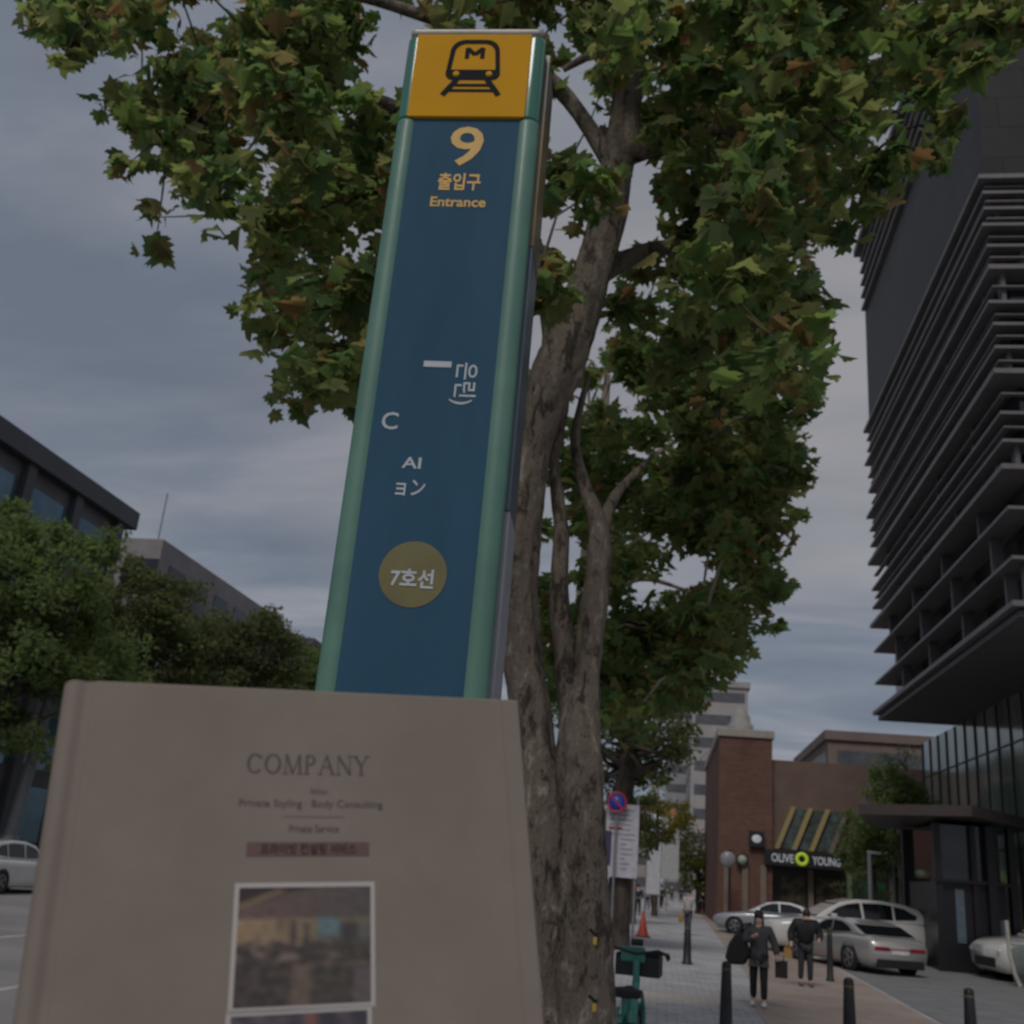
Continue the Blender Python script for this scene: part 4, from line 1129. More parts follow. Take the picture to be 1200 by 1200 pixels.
SED = dict(L=4.9, Wd=1.88, hood=[(0, .66), (.05, .76), (.28, .92), (.4, .94), (.8, .97), (.95, .95), (1, .85)],
           wid=[(0, .78), (.04, .9), (.12, .98), (.85, 1), (.95, .94), (1, .84)],
           prof=[(1.35, .92), (1.8, 1.16), (2.2, 1.36), (2.7, 1.44), (3.2, 1.43), (3.7, 1.32), (4.35, .98)],
           win=[[(1.75, 1.0), (2.15, 1.24), (2.45, 1.34), (2.7, 1.36), (2.74, 1.0)], [(2.8, 1.0), (2.78, 1.36), (3.2, 1.35), (3.6, 1.24), (3.75, 1.04)]],
           belt=0.95, wheels=(0.9, 3.85), wr=0.33, splits=[(0, 2, 'windscreen'), (5, 6, 'rear_window')])
GT = dict(L=4.95, Wd=1.96, hood=[(0, .62), (.05, .72), (.25, .90), (.4, .92), (.75, .99), (.92, .99), (.98, .95), (1, .88)],
          wid=[(0, .76), (.04, .9), (.12, .98), (.6, .98), (.8, 1.02), (.94, .97), (1, .88)],
          prof=[(1.4, .90), (1.9, 1.14), (2.3, 1.31), (2.8, 1.39), (3.3, 1.37), (3.8, 1.27), (4.55, .99)],
          win=[[(1.85, .99), (2.25, 1.21), (2.5, 1.29), (2.8, 1.31), (2.84, .99)], [(2.9, .99), (2.88, 1.31), (3.3, 1.29), (3.7, 1.18), (3.95, 1.05)]],
          belt=0.94, wheels=(0.95, 3.9), wr=0.36, splits=[(0, 2, 'windscreen'), (5, 6, 'rear_window')])
pc = (gnd(1000, 1143)+gnd(1087, 1145))/2
make_car('parked_car', 'silver white low coupe seen from behind with a red light strip', **GT, loc=(5.85, 35.3, 0), rz=rad(-68), paint=M_PS, sc=1.02)
make_car('parked_car', 'big white suv parked side on behind the silver coupe', **SUV, loc=(6.55, 40.8, 0.0), rz=rad(8), paint=M_PW, sc=1.17)
make_car('parked_car', 'grey white sedan at the far left of the parked row', **SED, loc=(5.2, 52.3, 0), rz=rad(-10), paint=M_PG, sc=1.08)
make_car('parked_car', 'white suv on the road at the left edge, rear wheel cut by the frame', **SUV, loc=(-21.75, 33.7, -0.15), rz=rad(-92), paint=M_PW, sc=0.98)
make_car('parked_car', 'white car behind the glass railing at the right edge', **SUV, loc=(12.9, 36.4, 0), rz=rad(10), paint=M_PW, sc=1.25, tail='none')

# ------------------------------------------------------------------ people
def person(label, loc, rz, h, top, bottom, skinm=M_SKIN, hairm=M_HAIR, coat_len=0.0, arms=None, lean=0.0, stride=0.12, puff=1.0, hairlong=False, shoes=M_WHITE, group=None, sub=1, head_down=0.0):
    t = thing('person', label, 'person', loc, rz, group)
    s = h/1.62
    t.scale = (s, s, s)
    L_ = lean
    # facing -y. joints
    pel = (0, 0, 0.86); sp1 = (0, -L_*0.35, 1.05); ch = (0, -L_*0.8, 1.25); nk = (0, -L_, 1.37); hd0 = (0, -L_-0.02-head_down*0.5, 1.44-head_down*0.3); hd1 = (0, -L_-0.02-head_down, 1.52-head_down*0.6); 
    arms = arms or {'l': ((0.19, -L_*0.9, 1.30), (0.24, -L_*0.6+0.03, 1.04), (0.25, -L_*0.6-0.06, 0.82)), 'r': ((-0.19, -L_*0.9, 1.30), (-0.24, -L_*0.6+0.03, 1.04), (-0.25, -L_*0.6-0.06, 0.82))}
    hipL, hipR = (0.085, 0, 0.82), (-0.085, 0, 0.82)
    knL, knR = (0.095, -stride*0.5-0.03, 0.46), (-0.095, stride*0.3-0.03, 0.46)
    anL, anR = (0.10, -stride*0.8, 0.08), (-0.10, stride, 0.10)
    toL, toR = (0.11, -stride*0.8-0.14, 0.03), (-0.11, stride-0.14, 0.035)
    V = [pel, sp1, ch, nk, hd0, hd1, hipL, knL, anL, toL, hipR, knR, anR, toR]
    E = [(0, 1), (1, 2), (2, 3), (3, 4), (4, 5), (0, 6), (6, 7), (7, 8), (8, 9), (0, 10), (10, 11), (11, 12), (12, 13)]
    R_ = [(0.13, 0.10), (0.12, 0.09), (0.15, 0.10), (0.05, 0.05), (0.066, 0.078), (0.08, 0.092), 0.085, 0.055, 0.038, 0.03, 0.085, 0.055, 0.038, 0.03]
    for key in ('l', 'r'):
        k0 = len(V)
        sh, el, wr_ = arms[key]
        d = (Vector(wr_)-Vector(el)).normalized()
        hnd = tuple(Vector(wr_)+d*0.08)
        V += [sh, el, wr_, hnd]
        E += [(2, k0), (k0, k0+1), (k0+1, k0+2), (k0+2, k0+3)]
        R_ += [0.058, 0.042, 0.03, 0.036]
    skin_mesh('body', V, E, R_, skinm, t, sub)
    # fingers as short bent chains rooted in each hand, thumb from the side
    # coat or jacket
    Vc = [(0, -L_*0.2, 0.84), (0, -L_*0.35, 1.05), (0, -L_*0.8, 1.24), (0, -L_*0.97, 1.345)]
    Ec = [(0, 1), (1, 2), (2, 3)]
    Rc = [(0.165*puff, 0.125*puff), (0.15*puff, 0.12*puff), (0.175*puff, 0.125*puff), (0.07, 0.07)]
    if coat_len:
        Vc.append((0, -L_*0.05, 0.84-coat_len)); Ec.append((0, 4)); Rc.append((0.175*puff, 0.14*puff))
    for key in ('l', 'r'):
        k0 = len(Vc)
        sh, el, wr_ = arms[key]
        Vc += [sh, el, tuple(Vector(el).lerp(Vector(wr_), 0.88))]
        Ec += [(2, k0), (k0, k0+1), (k0+1, k0+2)]
        Rc += [0.082*puff, 0.066*puff, 0.055*puff]
    skin_mesh('jacket', Vc, Ec, Rc, top, t, sub)
    # trousers
    Vt = [(0, 0, 0.88), hipL, knL, (0.10, -stride*0.75, 0.11), hipR, knR, (-0.10, stride*0.95, 0.13)]
    Et = [(0, 1), (1, 2), (2, 3), (0, 4), (4, 5), (5, 6)]
    Rt = [(0.15, 0.115), 0.10, 0.075, 0.062, 0.10, 0.075, 0.062]
    skin_mesh('trousers', Vt, Et, Rt, bottom, t, sub)
    # shoes
    for an in ((anL, toL), (anR, toR)):
        a, b = an
        MB().ball(((a[0]+b[0])/2, (a[1]+b[1])/2-0.01, 0.05), 0.05, 0.135, 0.05, 10, 6).build('shoe', shoes, t)
    # hair cap with volume at the back, leaves the face free
    hc = Vector(hd1)+Vector((0, 0.030, 0.022))
    hb_ = MB().ball(hc, 0.090, 0.092, 0.108, 14, 10)
    if hairlong:
        hb_.ball(hc+Vector((0, 0.05, -0.12)), 0.095, 0.055, 0.14, 12, 8)
    hb_.build('hair', hairm, t)
    for s_ in (-1, 1):
        MB().ball((hd1[0]+s_*0.03, hd1[1]-0.083, hd1[2]+0.005), 0.010, 0.006, 0.008, 8, 6).build('eye', M_HAIR, t)
    return t
J_DG = mat('charcoal_coat', (0.075, 0.07, 0.076), 0.8, scale=12)
J_BK = mat('black_jacket', (0.012, 0.012, 0.014), 0.7, scale=12)
J_WH = mat('white_shirt', (0.5, 0.5, 0.5), 0.8)
J_NV = mat('navy_cloth', (0.02, 0.03, 0.07), 0.8)
J_RD = mat('wine_cloth', (0.2, 0.04, 0.05), 0.8)
J_GN = mat('green_cloth', (0.1, 0.22, 0.16), 0.8)
J_BR = mat('brown_cloth', (0.14, 0.09, 0.06), 0.8)
p = gnd(889, 1180)
w1 = person('person in a charcoal coat and black trousers walking with one hand raised to the chest', (p.x, p.y, 0), rad(-8), 1.62, J_DG, J_BK, coat_len=0.16, puff=1.12, stride=0.09,
            arms={'l': ((0.19, 0, 1.30), (0.29, 0.02, 1.06), (0.33, -0.06, 0.86)), 'r': ((-0.19, 0, 1.30), (-0.25, -0.08, 1.08), (-0.06, -0.24, 1.20))}, hairlong=True)
t = thing('shoulder_bag', 'large slack black shoulder bag carried by the person in the charcoal coat', 'bag', (p.x-0.36, p.y+0.02, 0.98), rad(-8))
g_ = MB().poly([(-0.25, -0.07, -0.22), (-0.14, -0.07, -0.32), (0.12, -0.07, -0.30), (0.22, -0.07, -0.12), (0.14, -0.07, 0.16), (0.06, -0.07, 0.27), (-0.06, -0.07, 0.22), (-0.18, -0.07, 0.04)], (0, 0.16, 0))
fixnormals(g_.build('bag_body', J_BK, t, 0.05, 3))
MB().tube([(0.02, -0.05, 0.27), (0.12, -0.1, 0.4), (0.22, -0.02, 0.42), (0.2, 0.08, 0.36)], 0.018, n=8).build('strap', M_RUBBER, t)
t = thing('tote_bag', 'small dark bag hanging from the left hand of the person in the charcoal coat', 'bag', (p.x+0.40, p.y-0.02, 0.68), rad(-8))
MB().box(-0.11, 0.11, -0.05, 0.05, -0.16, 0.13).build('bag_body', mat('dark_brown_leather', (0.03, 0.022, 0.02), 0.6), t)
MB().tube([(-0.04, 0, 0.13), (-0.05, 0, 0.22), (0.03, 0, 0.22), (0.04, 0, 0.13)], 0.01, n=6).build('strap', M_RUBBER, t)
p = gnd(944, 1156)
person('person in a puffy black jacket and dark trousers hunched forward while walking', (p.x, p.y, 0), rad(6), 1.68, J_BK, mat('dark_slate', (0.03, 0.032, 0.038), 0.8), puff=1.38, lean=0.12, stride=0.03, head_down=0.05,
       arms={'l': ((0.21, -0.1, 1.30), (0.31, -0.10, 1.08), (0.24, -0.28, 0.98)), 'r': ((-0.22, -0.1, 1.30), (-0.33, -0.05, 1.08), (-0.34, -0.16, 0.86))}, shoes=mat('tan_shoe', (0.2, 0.14, 0.1), 0.7))
t = thing('carrier_bag', 'small ochre bag hanging at the right side of the hunched person', 'bag', (p.x-0.40, p.y-0.12, 0.70))
MB().box(-0.09, 0.09, -0.04, 0.04, -0.13, 0.1).build('bag_body', mat('ochre_cloth', (0.35, 0.22, 0.05), 0.7), t)
MB().tube([(-0.03, 0, 0.11), (-0.02, -0.03, 0.17), (0.03, -0.02, 0.17), (0.04, 0, 0.11)], 0.009, n=6).build('strap', M_YEL, t)
# far people: (px feet, py feet, label, top, bottom)
FAR = [(806, 1096, 'person in a white top and grey trousers standing with an ochre bag', J_WH, mat('slate_cloth', (0.07, 0.08, 0.1), 0.8), 1.75),
       (823, 1072, 'person in black clothes walking beyond the white topped person', J_BK, J_BK, 1.65),
       (747, 1072, 'person in dark navy clothes closest to the poster tree', J_NV, J_BK, 1.7),
       (764, 1062, 'person in a black top left of the far crowd', J_BK, J_NV, 1.6),
       (775, 1064, 'person in dark green clothes in the far crowd', mat('deep_green_cloth', (0.02, 0.05, 0.04), 0.8), J_BK, 1.7),
       (781, 1061, 'person in a pale mint jacket in the far crowd', J_GN, J_WH, 1.6),
       (787, 1056, 'person in brown farthest along the pavement', J_BR, J_BK, 1.7),
       (798, 1058, 'person in a dark top right of the far crowd', J_NV, J_BK, 1.65),
       (814, 1064, 'person in white trousers and white top in the distance', J_WH, J_WH, 1.7),
       (834, 1070, 'person in wine red by the far planter', J_RD, J_RD, 1.6),
       (758, 1066, 'person in a pale blue grey top at the kerb', mat('pale_blue_cloth', (0.28, 0.32, 0.38), 0.8), J_NV, 1.6)]
for i, (px, py, lab, tp, bt, hh) in enumerate(FAR):
    q = gnd(px, py)
    person(lab, (q.x, q.y, 0), rad((i*47) % 60-30 + (180 if i % 3 == 1 else 0)), hh, tp, bt, stride=0.1, group='people walking far along the pavement', sub=1, shoes=M_RUBBER)
q = gnd(806, 1096)
t = thing('carrier_bag', 'ochre shopping bag carried by the white topped person', 'bag', (q.x-0.3, q.y-0.1, 0.72))
MB().box(-0.1, 0.1, -0.05, 0.05, -0.25, 0.05).build('bag_body', MATS['ochre_cloth'], t, 0.02)
MB().tube([(-0.05, 0, 0.05), (0, 0, 0.14), (0.05, 0, 0.05)], 0.01, n=6).build('strap', M_YEL, t)

# ------------------------------------------------------------------ the subway pylon
PYR = rad(3.0)
py = thing('subway_pylon', 'tall blue subway exit pylon with green rounded corners and a yellow train panel', 'sign', (-0.885, 3.48, 0), PYR)
W_, D_, HT = 0.585, 0.34, 5.30      # overall width, depth, height
M_GRN = mat('pylon_green', (0.115, 0.25, 0.195), 0.5, coat=0.1, scale=2.5, col2=(0.085, 0.19, 0.15))
M_GRN2 = mat('pylon_green_top', (0.03, 0.17, 0.115), 0.25, coat=0.6, scale=1.0, col2=(0.025, 0.15, 0.10))
M_BLUE = mat('pylon_blue', (0.036, 0.098, 0.16), 0.7, scale=2.2, col2=(0.027, 0.078, 0.13), spec=0.15, stretch=(1.5, 1.5, 0.3))
M_PYY = mat('pylon_yellow', (0.66, 0.33, 0.012), 0.75, scale=2, col2=(0.58, 0.29, 0.011), spec=0.15)
M_LETY = mat('letter_yellow', (0.66, 0.38, 0.05), 0.5)
M_LETW = mat('letter_white', (0.5, 0.53, 0.57), 0.5)
M_INK = mat('letter_navy', (0.02, 0.024, 0.036), 0.8, spec=0.1)
M_PSIDE = mat('pylon_side_grey', (0.19, 0.22, 0.27), 0.3, 0.3, scale=2.5, col2=(0.10, 0.13, 0.18), stretch=(1, 1, 0.3))
M_SIDEY = mat('pylon_side_amber', (0.30, 0.20, 0.09), 0.3, scale=3, col2=(0.05, 0.07, 0.10), stretch=(1, 1, 0.4))
M_SIDEP = mat('pylon_side_pale', (0.42, 0.42, 0.45), 0.5, 0.2, scale=2)
R_c = 0.048
MB().box(-W_/2+0.045, W_/2-0.02, -D_/2+0.004, D_/2, 0.12, HT-0.02).build('core', M_PSIDE, py)
ZT = 4.835   # bottom of the yellow panel zone
for s_ in (-1, 1):
    for (z0, z1, mm) in ((0.05, ZT-0.006, M_GRN), (ZT+0.0, HT-0.05, M_GRN2)):
        c = MB()
        cx, cy = s_*(W_/2-R_c), -D_/2+R_c*0.55
        c.lathe([(0.001, z0), (R_c*0.98, z0), (R_c, z0+0.01), (R_c, z1-0.01), (R_c*0.98, z1), (0.001, z1)], 28, Matrix.Translation((cx, cy, 0)))
        c.build('corner_column', mm, py)
MB().box(-W_/2+0.062, W_/2-0.062, -D_/2-0.012, -D_/2+0.004, 0.15, ZT-0.004).build('blue_panel', M_BLUE, py)
yp = MB().box(-W_/2+0.048, W_/2-0.058, -D_/2-0.026, -D_/2+0.004, ZT, HT-0.045).build('yellow_panel', M_PYY, py, 0.003)
MB().box(-W_/2+0.01, W_/2-0.01, -D_/2-0.02, D_/2, HT-0.045, HT+0.0).build('top_cap', mat('cap_grey', (0.38, 0.36, 0.34), 0.4, 0.3), py, 0.035, 4)
# side panels (right side is the one in view)
MB().box(W_/2-0.02, W_/2+0.012, -D_/2+0.075, D_/2-0.02, 4.30, HT-0.06).build('side_panel', M_SIDEY, py)
MB().box(W_/2-0.02, W_/2+0.010, -D_/2+0.075, D_/2-0.02, 3.2, 4.295).build('side_panel', M_PSIDE, py)
MB().box(W_/2-0.02, W_/2+0.012, -D_/2+0.078, D_/2-0.02, 0.12, 3.195).build('side_panel', M_SIDEP, py)
MB().box(-W_/2-0.012, -W_/2+0.04, -D_/2+0.075, D_/2-0.02, 0.12, HT-0.06).build('side_panel', M_PSIDE, py)
MB().box(-W_/2+0.05, W_/2-0.05, D_/2, D_/2+0.012, 0.12, HT-0.06).build('back_panel', M_BLUE, py)
MB().box(-W_/2-0.06, W_/2+0.06, -D_/2-0.06, D_/2+0.06, 0.0, 0.12).build('plinth', M_CONC, py, 0.01)
# train pictogram: drawn at y just in front of the yellow panel
yf = -D_/2-0.026
pc_ = MB()
def seg2(mb, a, b, w, y=yf, d=0.003):
    a = Vector((a[0], 0, a[1])); b = Vector((b[0], 0, b[1]))
    u = (b-a).normalized(); n_ = Vector((-u.z, 0, u.x))*w/2
    pts = [a+n_, a-n_, b-n_, b+n_]
    mb.poly([(v.x, y, v.z) for v in pts], (0, -d, 0))
CX, CZ = 0.005, 5.075
def rr_pts(w_top, w_bot, h, r_top, r_bot, cz, k=6):
    out = []
    for (sx, sz, r, wv) in ((1, 1, r_top, w_top), (-1, 1, r_top, w_top), (-1, -1, r_bot, w_bot), (1, -1, r_bot, w_bot)):
        c0 = {(1, 1): 0, (-1, 1): 90, (-1, -1): 180, (1, -1): 270}[(sx, sz)]
        for i in range(k+1):
            a = rad(c0+90*i/k)
            out.append((CX+sx*(wv/2-r)+r*math.cos(a), cz+sz*(h/2-r)+r*math.sin(a)))
    return out
outer = rr_pts(0.205, 0.225, 0.205, 0.06, 0.032, CZ+0.045)
inner = rr_pts(0.168, 0.188, 0.168, 0.046, 0.02, CZ+0.045)
n_ = len(outer)
vs = [(x, yf-0.003, z) for x, z in outer]+[(x, yf-0.003, z) for x, z in inner]+[(x, yf, z) for x, z in outer]+[(x, yf, z) for x, z in inner]
fsr = []
for i in range(n_):
    j = (i+1) % n_
    fsr += [(i, j, n_+j, n_+i), (2*n_+i, i, n_+i+0, 3*n_+i) if False else (i, 2*n_+i, 2*n_+j, j), (n_+i, n_+j, 3*n_+j, 3*n_+i)]
pc_.add(vs, fsr)
bz = CZ-0.022
lower = [(CX-0.098, bz+0.015), (CX+0.098, bz+0.015), (CX+0.098, bz-0.025), (CX+0.075, bz-0.033), (CX-0.075, bz-0.033), (CX-0.098, bz-0.025)]
pc_.poly([(x, yf, z) for x, z in lower], (0, -0.0025, 0))
seg2(pc_, (CX-0.062, CZ-0.055), (CX-0.115, CZ-0.135), 0.022)
seg2(pc_, (CX+0.062, CZ-0.055), (CX+0.115, CZ-0.135), 0.022)
seg2(pc_, (CX-0.072, CZ-0.085), (CX+0.072, CZ-0.085), 0.012, d=0.0027)
seg2(pc_, (CX-0.09, CZ-0.112), (CX+0.09, CZ-0.112), 0.012, d=0.0027)
pg = pc_.build('train_pictogram', M_INK, py)
for s_ in (-1, 1):
    MB().lathe([(0, 0), (0.014, 0), (0.014, 0.0015), (0, 0.0015)], 16, Matrix.Translation((CX+s_*0.068, yf-0.003, bz-0.008)) @ Matrix.Rotation(PI/2, 4, 'X')).build('headlamp_mark', M_PYY, pg)
def ptext(body, size, m, x, z, w=None, weight=0.0, rot=0.0, y=-D_/2-0.012, nm='lettering'):
    M = Matrix.Translation((x, y-0.001, z)) @ Matrix.Rotation(rot, 4, 'Y') @ Matrix.Rotation(PI/2, 4, 'X')
    return text_part(nm, body, size, m, py, M, 0.001, weight, width=w)
mg = MB()
for a_, b_ in (((-.032, -.026), (-.032, .028)), ((.032, -.026), (.032, .028)), ((-.032, .026), (0, -.006)), ((.032, .026), (0, -.006))):
    seg2(mg, (CX+a_[0], CZ+0.078+a_[1]), (CX+b_[0], CZ+0.078+b_[1]), 0.0175, d=0.0024+0.0002*(a_[1] > 0)+0.0001*(a_[0] > 0))
mg.build('lettering', M_INK, py)
ptext('9', 0.26, M_LETY, 0.012, 4.70, 0.135, 0.003)
ptext('출입구', 0.085, M_LETY, 0.0, 4.53, 0.17, 0.002)
ptext('Entrance', 0.062, M_LETY, 0.004, 4.435, 0.22, 0.0015)
# station name block: only its lower end shows
seg3 = MB()
seg3.box(-0.052, 0.052, -D_/2-0.0145, -D_/2-0.0122, 3.713, 3.737)
seg3.build('lettering', M_LETW, py)
ptext('은린)', 0.09, M_LETW, 0.105, 3.65, 0.17, 0.0007, rot=rad(90))
ptext('C', 0.095, M_LETW, -0.150, 3.49, None, 0.001)
ptext('AI', 0.06, M_LETW, -0.052, 3.33, 0.07, 0.001)
ptext('ョン', 0.075, M_LETW, -0.045, 3.235, 0.105, 0.001)
MB().lathe([(0, 0), (0.118, 0), (0.118, 0.002), (0, 0.002)], 40, Matrix.Translation((0.0, -D_/2-0.012, 2.92)) @ Matrix.Rotation(PI/2, 4, 'X'), False).build('line_badge', mat('badge_olive', (0.17, 0.15, 0.055), 0.5), py)
ptext('7호선', 0.072, M_LETW, 0.0, 2.905, 0.15, 0.002, y=-D_/2-0.0145)

# ------------------------------------------------------------------ the book held up in front of the lens
TL = atd(111, 797, 0.5)
ex = (RT - UP*0.1065 + FW*0.33).normalized()
ey = -(RT*-0.152 + UP*1.7125 + FW)
ey = (ey - ex*ey.dot(ex)).normalized()      # down the cover
ez = ex.cross(-ey).normalized()             # towards the reader
BW = 0.2193
BH = 0.285
book = bpy.data.objects.new('book', None)
C.objects.link(book)
tag(book, 'beige linen covered hardback book with small print and a mounted photograph', 'book')
bot = TL + ey*BH
upv = -ey
book.matrix_world = Matrix(((ex.x, upv.x, ez.x, bot.x), (ex.y, upv.y, ez.y, bot.y), (ex.z, upv.z, ez.z, bot.z), (0, 0, 0, 1)))
def linen(name, c1, c2):
    m = mat(name, c1, 0.9, col2=c2, scale=14, detail=8, spec=0.2)
    t = m.node_tree; b = t.nodes['Principled BSDF']
    co = t.nodes['Texture Coordinate'] if 'Texture Coordinate' in t.nodes else t.nodes.new('ShaderNodeTexCoord')
    w1_ = t.nodes.new('ShaderNodeTexWave'); w1_.inputs['Scale'].default_value = 420; w1_.inputs['Distortion'].default_value = 1.5
    w2_ = t.nodes.new('ShaderNodeTexWave'); w2_.bands_direction = 'Y'; w2_.inputs['Scale'].default_value = 420; w2_.inputs['Distortion'].default_value = 1.5
    t.links.new(co.outputs['Object'], w1_.inputs[0]); t.links.new(co.outputs['Object'], w2_.inputs[0])
    ad = t.nodes.new('ShaderNodeMath'); t.links.new(w1_.outputs[1], ad.inputs[0]); t.links.new(w2_.outputs[1], ad.inputs[1])
    bp = t.nodes.new('ShaderNodeBump'); bp.inputs['Strength'].default_value = 0.25; bp.inputs['Distance'].default_value = 0.0004
    t.links.new(ad.outputs[0], bp.inputs['Height']); t.links.new(bp.outputs[0], b.inputs['Normal'])
    return m
LIN = linen('linen_cloth', (0.262, 0.22, 0.187), (0.225, 0.188, 0.16))
LIN2 = linen('linen_turn_in', (0.258, 0.216, 0.183), (0.225, 0.188, 0.16))
TH = 0.024
cov = MB().box(0, BW, 0, BH, -0.003, 0).build('front_cover', LIN, book, 0.0012, 3)
MB().box(0, BW, 0, BH, -TH, -TH+0.003).build('back_cover', LIN, book, 0.0012, 3)
MB().box(-0.006, BW-0.004, 0.003, BH-0.003, -TH+0.0032, -0.0032).build('pages', mat('page_edges', (0.6, 0.56, 0.5), 0.9, scale=80, stretch=(0.1, 0.1, 8)), book)
# joint groove and rounded spine as one swept section
sec = [(0.0, -0.0014), (-0.004, -0.0026), (-0.007, -0.0024), (-0.010, -0.0012), (-0.0135, -0.0006), (-0.017, -0.0014), (-0.0205, -0.0044), (-0.0225, -0.009), (-0.0225, -0.015), (-0.0205, -0.0196), (-0.016, -0.0226), (-0.010, -0.0228), (-0.004, -0.0214), (0.0, -0.0226)]
sec = [(x*0.62, z) for x, z in sec]
n_ = len(sec)
v_ = [(x, 0.0, z) for x, z in sec]+[(x, BH, z) for x, z in sec]
MB().add(v_, [(i, i+1, n_+i+1, n_+i) for i in range(n_-1)], True).build('spine', LIN2, book)
MB().box(BW-0.0105, BW-0.0095, 0.001, BH-0.001, 0.0, 0.00025).build('cover_crease', LIN2, book)

def at_cover(px, py):
    """where the line of sight through a picture point meets the cover, in cover coordinates"""
    inv = book.matrix_world.inverted()
    o_ = inv @ CAM; d_ = inv.to_3x3() @ ray(px, py)
    s__ = -o_.z/d_.z
    return o_ + d_*s__
INK = mat('soft_ink', (0.13, 0.105, 0.09), 0.8)
INK2 = mat('faint_ink', (0.2, 0.17, 0.15), 0.8)
def btext(body, px, py, size, wpx=None, m=INK, z=0.0002, weight=0.0):
    c = at_cover(px, py)
    wd = None
    if wpx:
        wd = (at_cover(px+wpx/2, py)-at_cover(px-wpx/2, py)).length
    return text_part('lettering', body, size, m, book, Matrix.Translation((c.x, c.y, z)), 0.0001, weight, width=wd)
# title in a hand-built roman serif
def serif(word, cx, cy, hgt, width):
    mb = MB()
    adv = {'C': .8, 'O': .86, 'M': 1.0, 'P': .68, 'A': .84, 'N': .86, 'Y': .8}
    tot = sum(adv[c] for c in word)
    k_ = width/tot
    x0 = cx-width/2
    thick, thin = hgt*0.15, hgt*0.06
    def st(ax, ay, bx, by, w):
        a = Vector((ax, ay, 0)); b = Vector((bx, by, 0)); u = (b-a).normalized(); nn = Vector((-u.y, u.x, 0))*w/2
        mb.poly([v+Vector((0, 0, 0.00015)) for v in (a+nn, a-nn, b-nn, b+nn)], (0, 0, 0.00012))
    def sf(x, y): st(x-hgt*0.14, y, x+hgt*0.14, y, hgt*0.045)
    def arc(cx_, cy_, rx, ry, a0, a1, t0, t1, n=16):
        for i in range(n):
            a = rad(a0+(a1-a0)*i/n); b = rad(a0+(a1-a0)*(i+1)/n)
            w = thin+(thick-thin)*abs(math.cos((a+b)/2))
            st(cx_+rx*math.cos(a), cy_+ry*math.sin(a), cx_+rx*math.cos(b), cy_+ry*math.sin(b), w)
    y0, y1 = cy-hgt/2, cy+hgt/2
    for c in word:
        w = adv[c]*k_*0.86; xa, xb = x0+0.07*adv[c]*k_, x0+0.07*adv[c]*k_+w; xm = (xa+xb)/2
        if c == 'O': arc(xm, cy, w*0.44, hgt*0.48, 0, 360, 0, 0, 24)
        if c == 'C': arc(xm, cy, w*0.44, hgt*0.48, 40, 320, 0, 0, 20); st(xb-w*0.1, cy+hgt*.25, xb-w*0.1, cy+hgt*.45, thin)
        if c == 'M':
            st(xa+w*.1, y0, xa+w*.14, y1, thin); st(xa+w*.14, y1, xm, y0, thick); st(xm, y0, xb-w*.14, y1, thin); st(xb-w*.14, y1, xb-w*.1, y0, thick); sf(xa+w*.1, y0); sf(xb-w*.1, y0)
        if c == 'P':
            st(xa+w*.2, y0, xa+w*.2, y1, thick); arc(xa+w*.4, cy+hgt*.24, w*.4, hgt*.25, -90, 90, 0, 0, 12); st(xa+w*.2, y1-thin/2, xa+w*.42, y1-thin/2, thin); st(xa+w*.2, cy-thin/2, xa+w*.42, cy-thin/2, thin); sf(xa+w*.2, y0)
        if c == 'A':
            st(xa+w*.06, y0, xm, y1, thin); st(xm, y1, xb-w*.08, y0, thick); st(xa+w*.26, cy-hgt*.12, xb-w*.28, cy-hgt*.12, thin); sf(xa+w*.06, y0); sf(xb-w*.08, y0)
        if c == 'N':
            st(xa+w*.12, y0, xa+w*.12, y1, thin); st(xa+w*.12, y1, xb-w*.12, y0, thick); st(xb-w*.12, y0, xb-w*.12, y1, thin); sf(xa+w*.12, y0); sf(xb-w*.12, y1)
        if c == 'Y':
            st(xm, y0, xm, cy, thick); st(xm, cy, xa+w*.06, y1, thick); st(xm, cy, xb-w*.06, y1, thin); sf(xm, y0); sf(xa+w*.08, y1); sf(xb-w*.08, y1)
        x0 += adv[c]*k_
    return mb
cc = at_cover(362, 896); hh = (at_cover(362, 885)-at_cover(362, 907)).length; ww = (at_cover(290, 896)-at_cover(434, 896)).length
serif('COMPANY', cc.x, cc.y, hh, ww).build('lettering', INK, book)
btext('Edition', 374, 927, 0.0042, 20, INK2)
btext('Private Styling · Body Consulting', 366, 943, 0.0052, 168, INK)
btext('Private Service', 368, 971, 0.0052, 58, INK)
a, b = at_cover(331, 957), at_cover(403, 957)
MB().box(a.x, b.x, a.y-0.00015, a.y+0.00015, 0.0001, 0.0003).build('rule_line', INK2, book)
a, b = at_cover(291, 988), at_cover(434, 1002)
c = at_cover(362, 995)
MB().box(c.x-(b.x-a.x)/2, c.x+(b.x-a.x)/2, c.y-0.0032, c.y+0.0032, 0.0001, 0.0003).build('title_bar', mat('bar_brown', (0.16, 0.095, 0.085), 0.8), book)
btext('프라이빗 컨설팅 서비스', 362, 995, 0.0055, 112, mat('bar_ink', (0.05, 0.03, 0.028), 0.8), 0.0004, 0.0001)

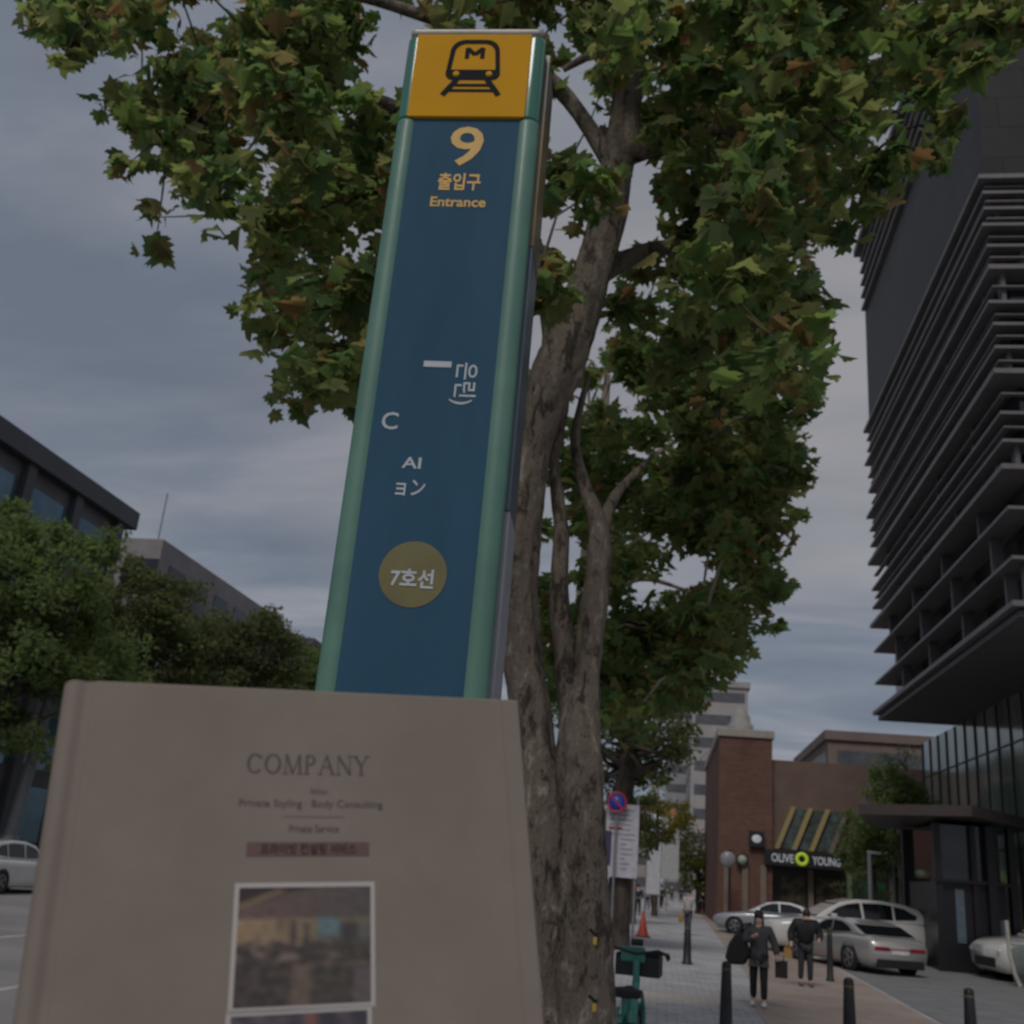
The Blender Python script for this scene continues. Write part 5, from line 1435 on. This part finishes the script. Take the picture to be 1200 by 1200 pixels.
# mounted photographs: flat prints whose picture is a coloured grid
def photo(px, pyc, wpx, hgt_ratio, seed, fn, nm):
    c = at_cover(px, pyc)
    w = (at_cover(px+wpx/2, pyc)-at_cover(px-wpx/2, pyc)).length
    h = w*hgt_ratio
    brd = w*0.032
    bd = MB().box(c.x-w/2, c.x+w/2, c.y-h/2, c.y+h/2, 0.0001, 0.0004).build(nm, mat('photo_border', (0.52, 0.48, 0.46), 0.5, scale=3), book)
    nx, ny = 96, 78
    x0, x1, y0, y1 = c.x-w/2+brd, c.x+w/2-brd, c.y-h/2+brd, c.y+h/2-brd
    vs = [(x0+(x1-x0)*i/nx, y0+(y1-y0)*j/ny, 0.0005) for j in range(ny+1) for i in range(nx+1)]
    fs_ = [(j*(nx+1)+i, j*(nx+1)+i+1, (j+1)*(nx+1)+i+1, (j+1)*(nx+1)+i) for j in range(ny) for i in range(nx)]
    me = bpy.data.meshes.new('picture'); me.from_pydata(vs, [], fs_)
    ca = me.color_attributes.new('picture', 'FLOAT_COLOR', 'POINT')
    for j in range(ny+1):
        for i in range(nx+1):
            acc = [0, 0, 0]
            for du, dv_ in ((0, 0), (-.02, 0), (.02, 0), (0, -.02), (0, .02), (.014, .014), (-.014, .014), (.014, -.014), (-.014, -.014), (.035, .01), (-.035, -.01)):
                q3 = fn(i/nx+du, 1-j/ny+dv_)
                acc = [a_+c_/11 for a_, c_ in zip(acc, q3)]
            ca.data[j*(nx+1)+i].color = (*acc, 1)
    m = bpy.data.materials.get('print_'+nm+str(seed)) or bpy.data.materials.new('print_gloss_%d' % seed)
    m.use_nodes = True
    t_ = m.node_tree; at_ = t_.nodes.new('ShaderNodeVertexColor'); at_.layer_name = 'picture'
    t_.links.new(at_.outputs[0], t_.nodes['Principled BSDF'].inputs['Base Color'])
    t_.nodes['Principled BSDF'].inputs['Roughness'].default_value = 0.35
    me.materials.append(m)
    o = bpy.data.objects.new('picture', me); C.objects.link(o); o.parent = bd
    return bd
def mixc(a, b, t): return tuple(a[i]*(1-t)+b[i]*t for i in range(3))
def cafe(u, v):
    N = lambda s, z: noise.noise(Vector((u*s, v*s, z)))
    col = mixc((0.15, 0.095, 0.085), (0.10, 0.085, 0.08), u)           # ceiling
    if v < 0.16-u*0.3: col = (0.05, 0.03, 0.03)
    if abs(v-(0.14-u*0.42+0.02)) < 0.018 and u < 0.33: col = (0.24, 0.18, 0.10)
    if v > 0.27:
        col = mixc((0.32, 0.22, 0.13), (0.22, 0.17, 0.12), min(1, u*1.6)) if u < 0.58 else (0.13, 0.12, 0.11)
        if 0.28 < u < 0.58 and v < 0.45: col = mixc((0.26, 0.19, 0.12), (0.14, 0.11, 0.08), max(0, N(14, 2))*1.6)
    if 0.60 < u < 0.76 and 0.27 < v < 0.42: col = (0.13, 0.19, 0.21)
    if 0.77 < u < 0.9 and 0.3 < v < 0.5: col = (0.06, 0.055, 0.05)
    if 0.28 < v < 0.32 and u > 0.76: col = (0.17, 0.14, 0.08)
    for (cu, w_, v0) in ((0.41, 0.022, 0.29), (0.51, 0.02, 0.31)):
        if abs(u-cu) < w_ and v > v0: col = (0.045, 0.035, 0.045)
    hl = 0.47 + 0.07*N(11, 5) + 0.03*N(25, 6)
    if v > hl:
        base = mixc((0.035, 0.03, 0.033), (0.05, 0.052, 0.042), u)
        sp_ = N(11, 8)
        base = mixc(base, (0.10, 0.075, 0.06), max(0, min(1, 0.5+N(17, 12)*1.6)))
        if sp_ > 0.12 and v < 0.68: base = mixc(base, (0.24, 0.175, 0.15), min(1, (sp_-0.12)*3))
        if abs(u-0.48) < 0.07 and v > 0.66: base = (0.15, 0.11, 0.09)
        if u > 0.87 and v > 0.7: base = (0.13, 0.10, 0.10)
        col = base
    k_ = 1+0.35*N(22, 1)
    return tuple(max(0.004, x*k_) for x in col)
def second(u, v):
    n0_ = noise.noise(Vector((u*8, v*8, 4)))
    return mixc((0.05, 0.045, 0.06), (0.3, 0.12, 0.09) if 0.55 < u < 0.68 else (0.15, 0.12, 0.12), max(0, min(1, 0.3+n0_)))
photo(357, 1107, 168, 0.835, 1, cafe, 'mounted_photo')
photo(350, 1262, 175, 0.835, 2, second, 'mounted_photo')
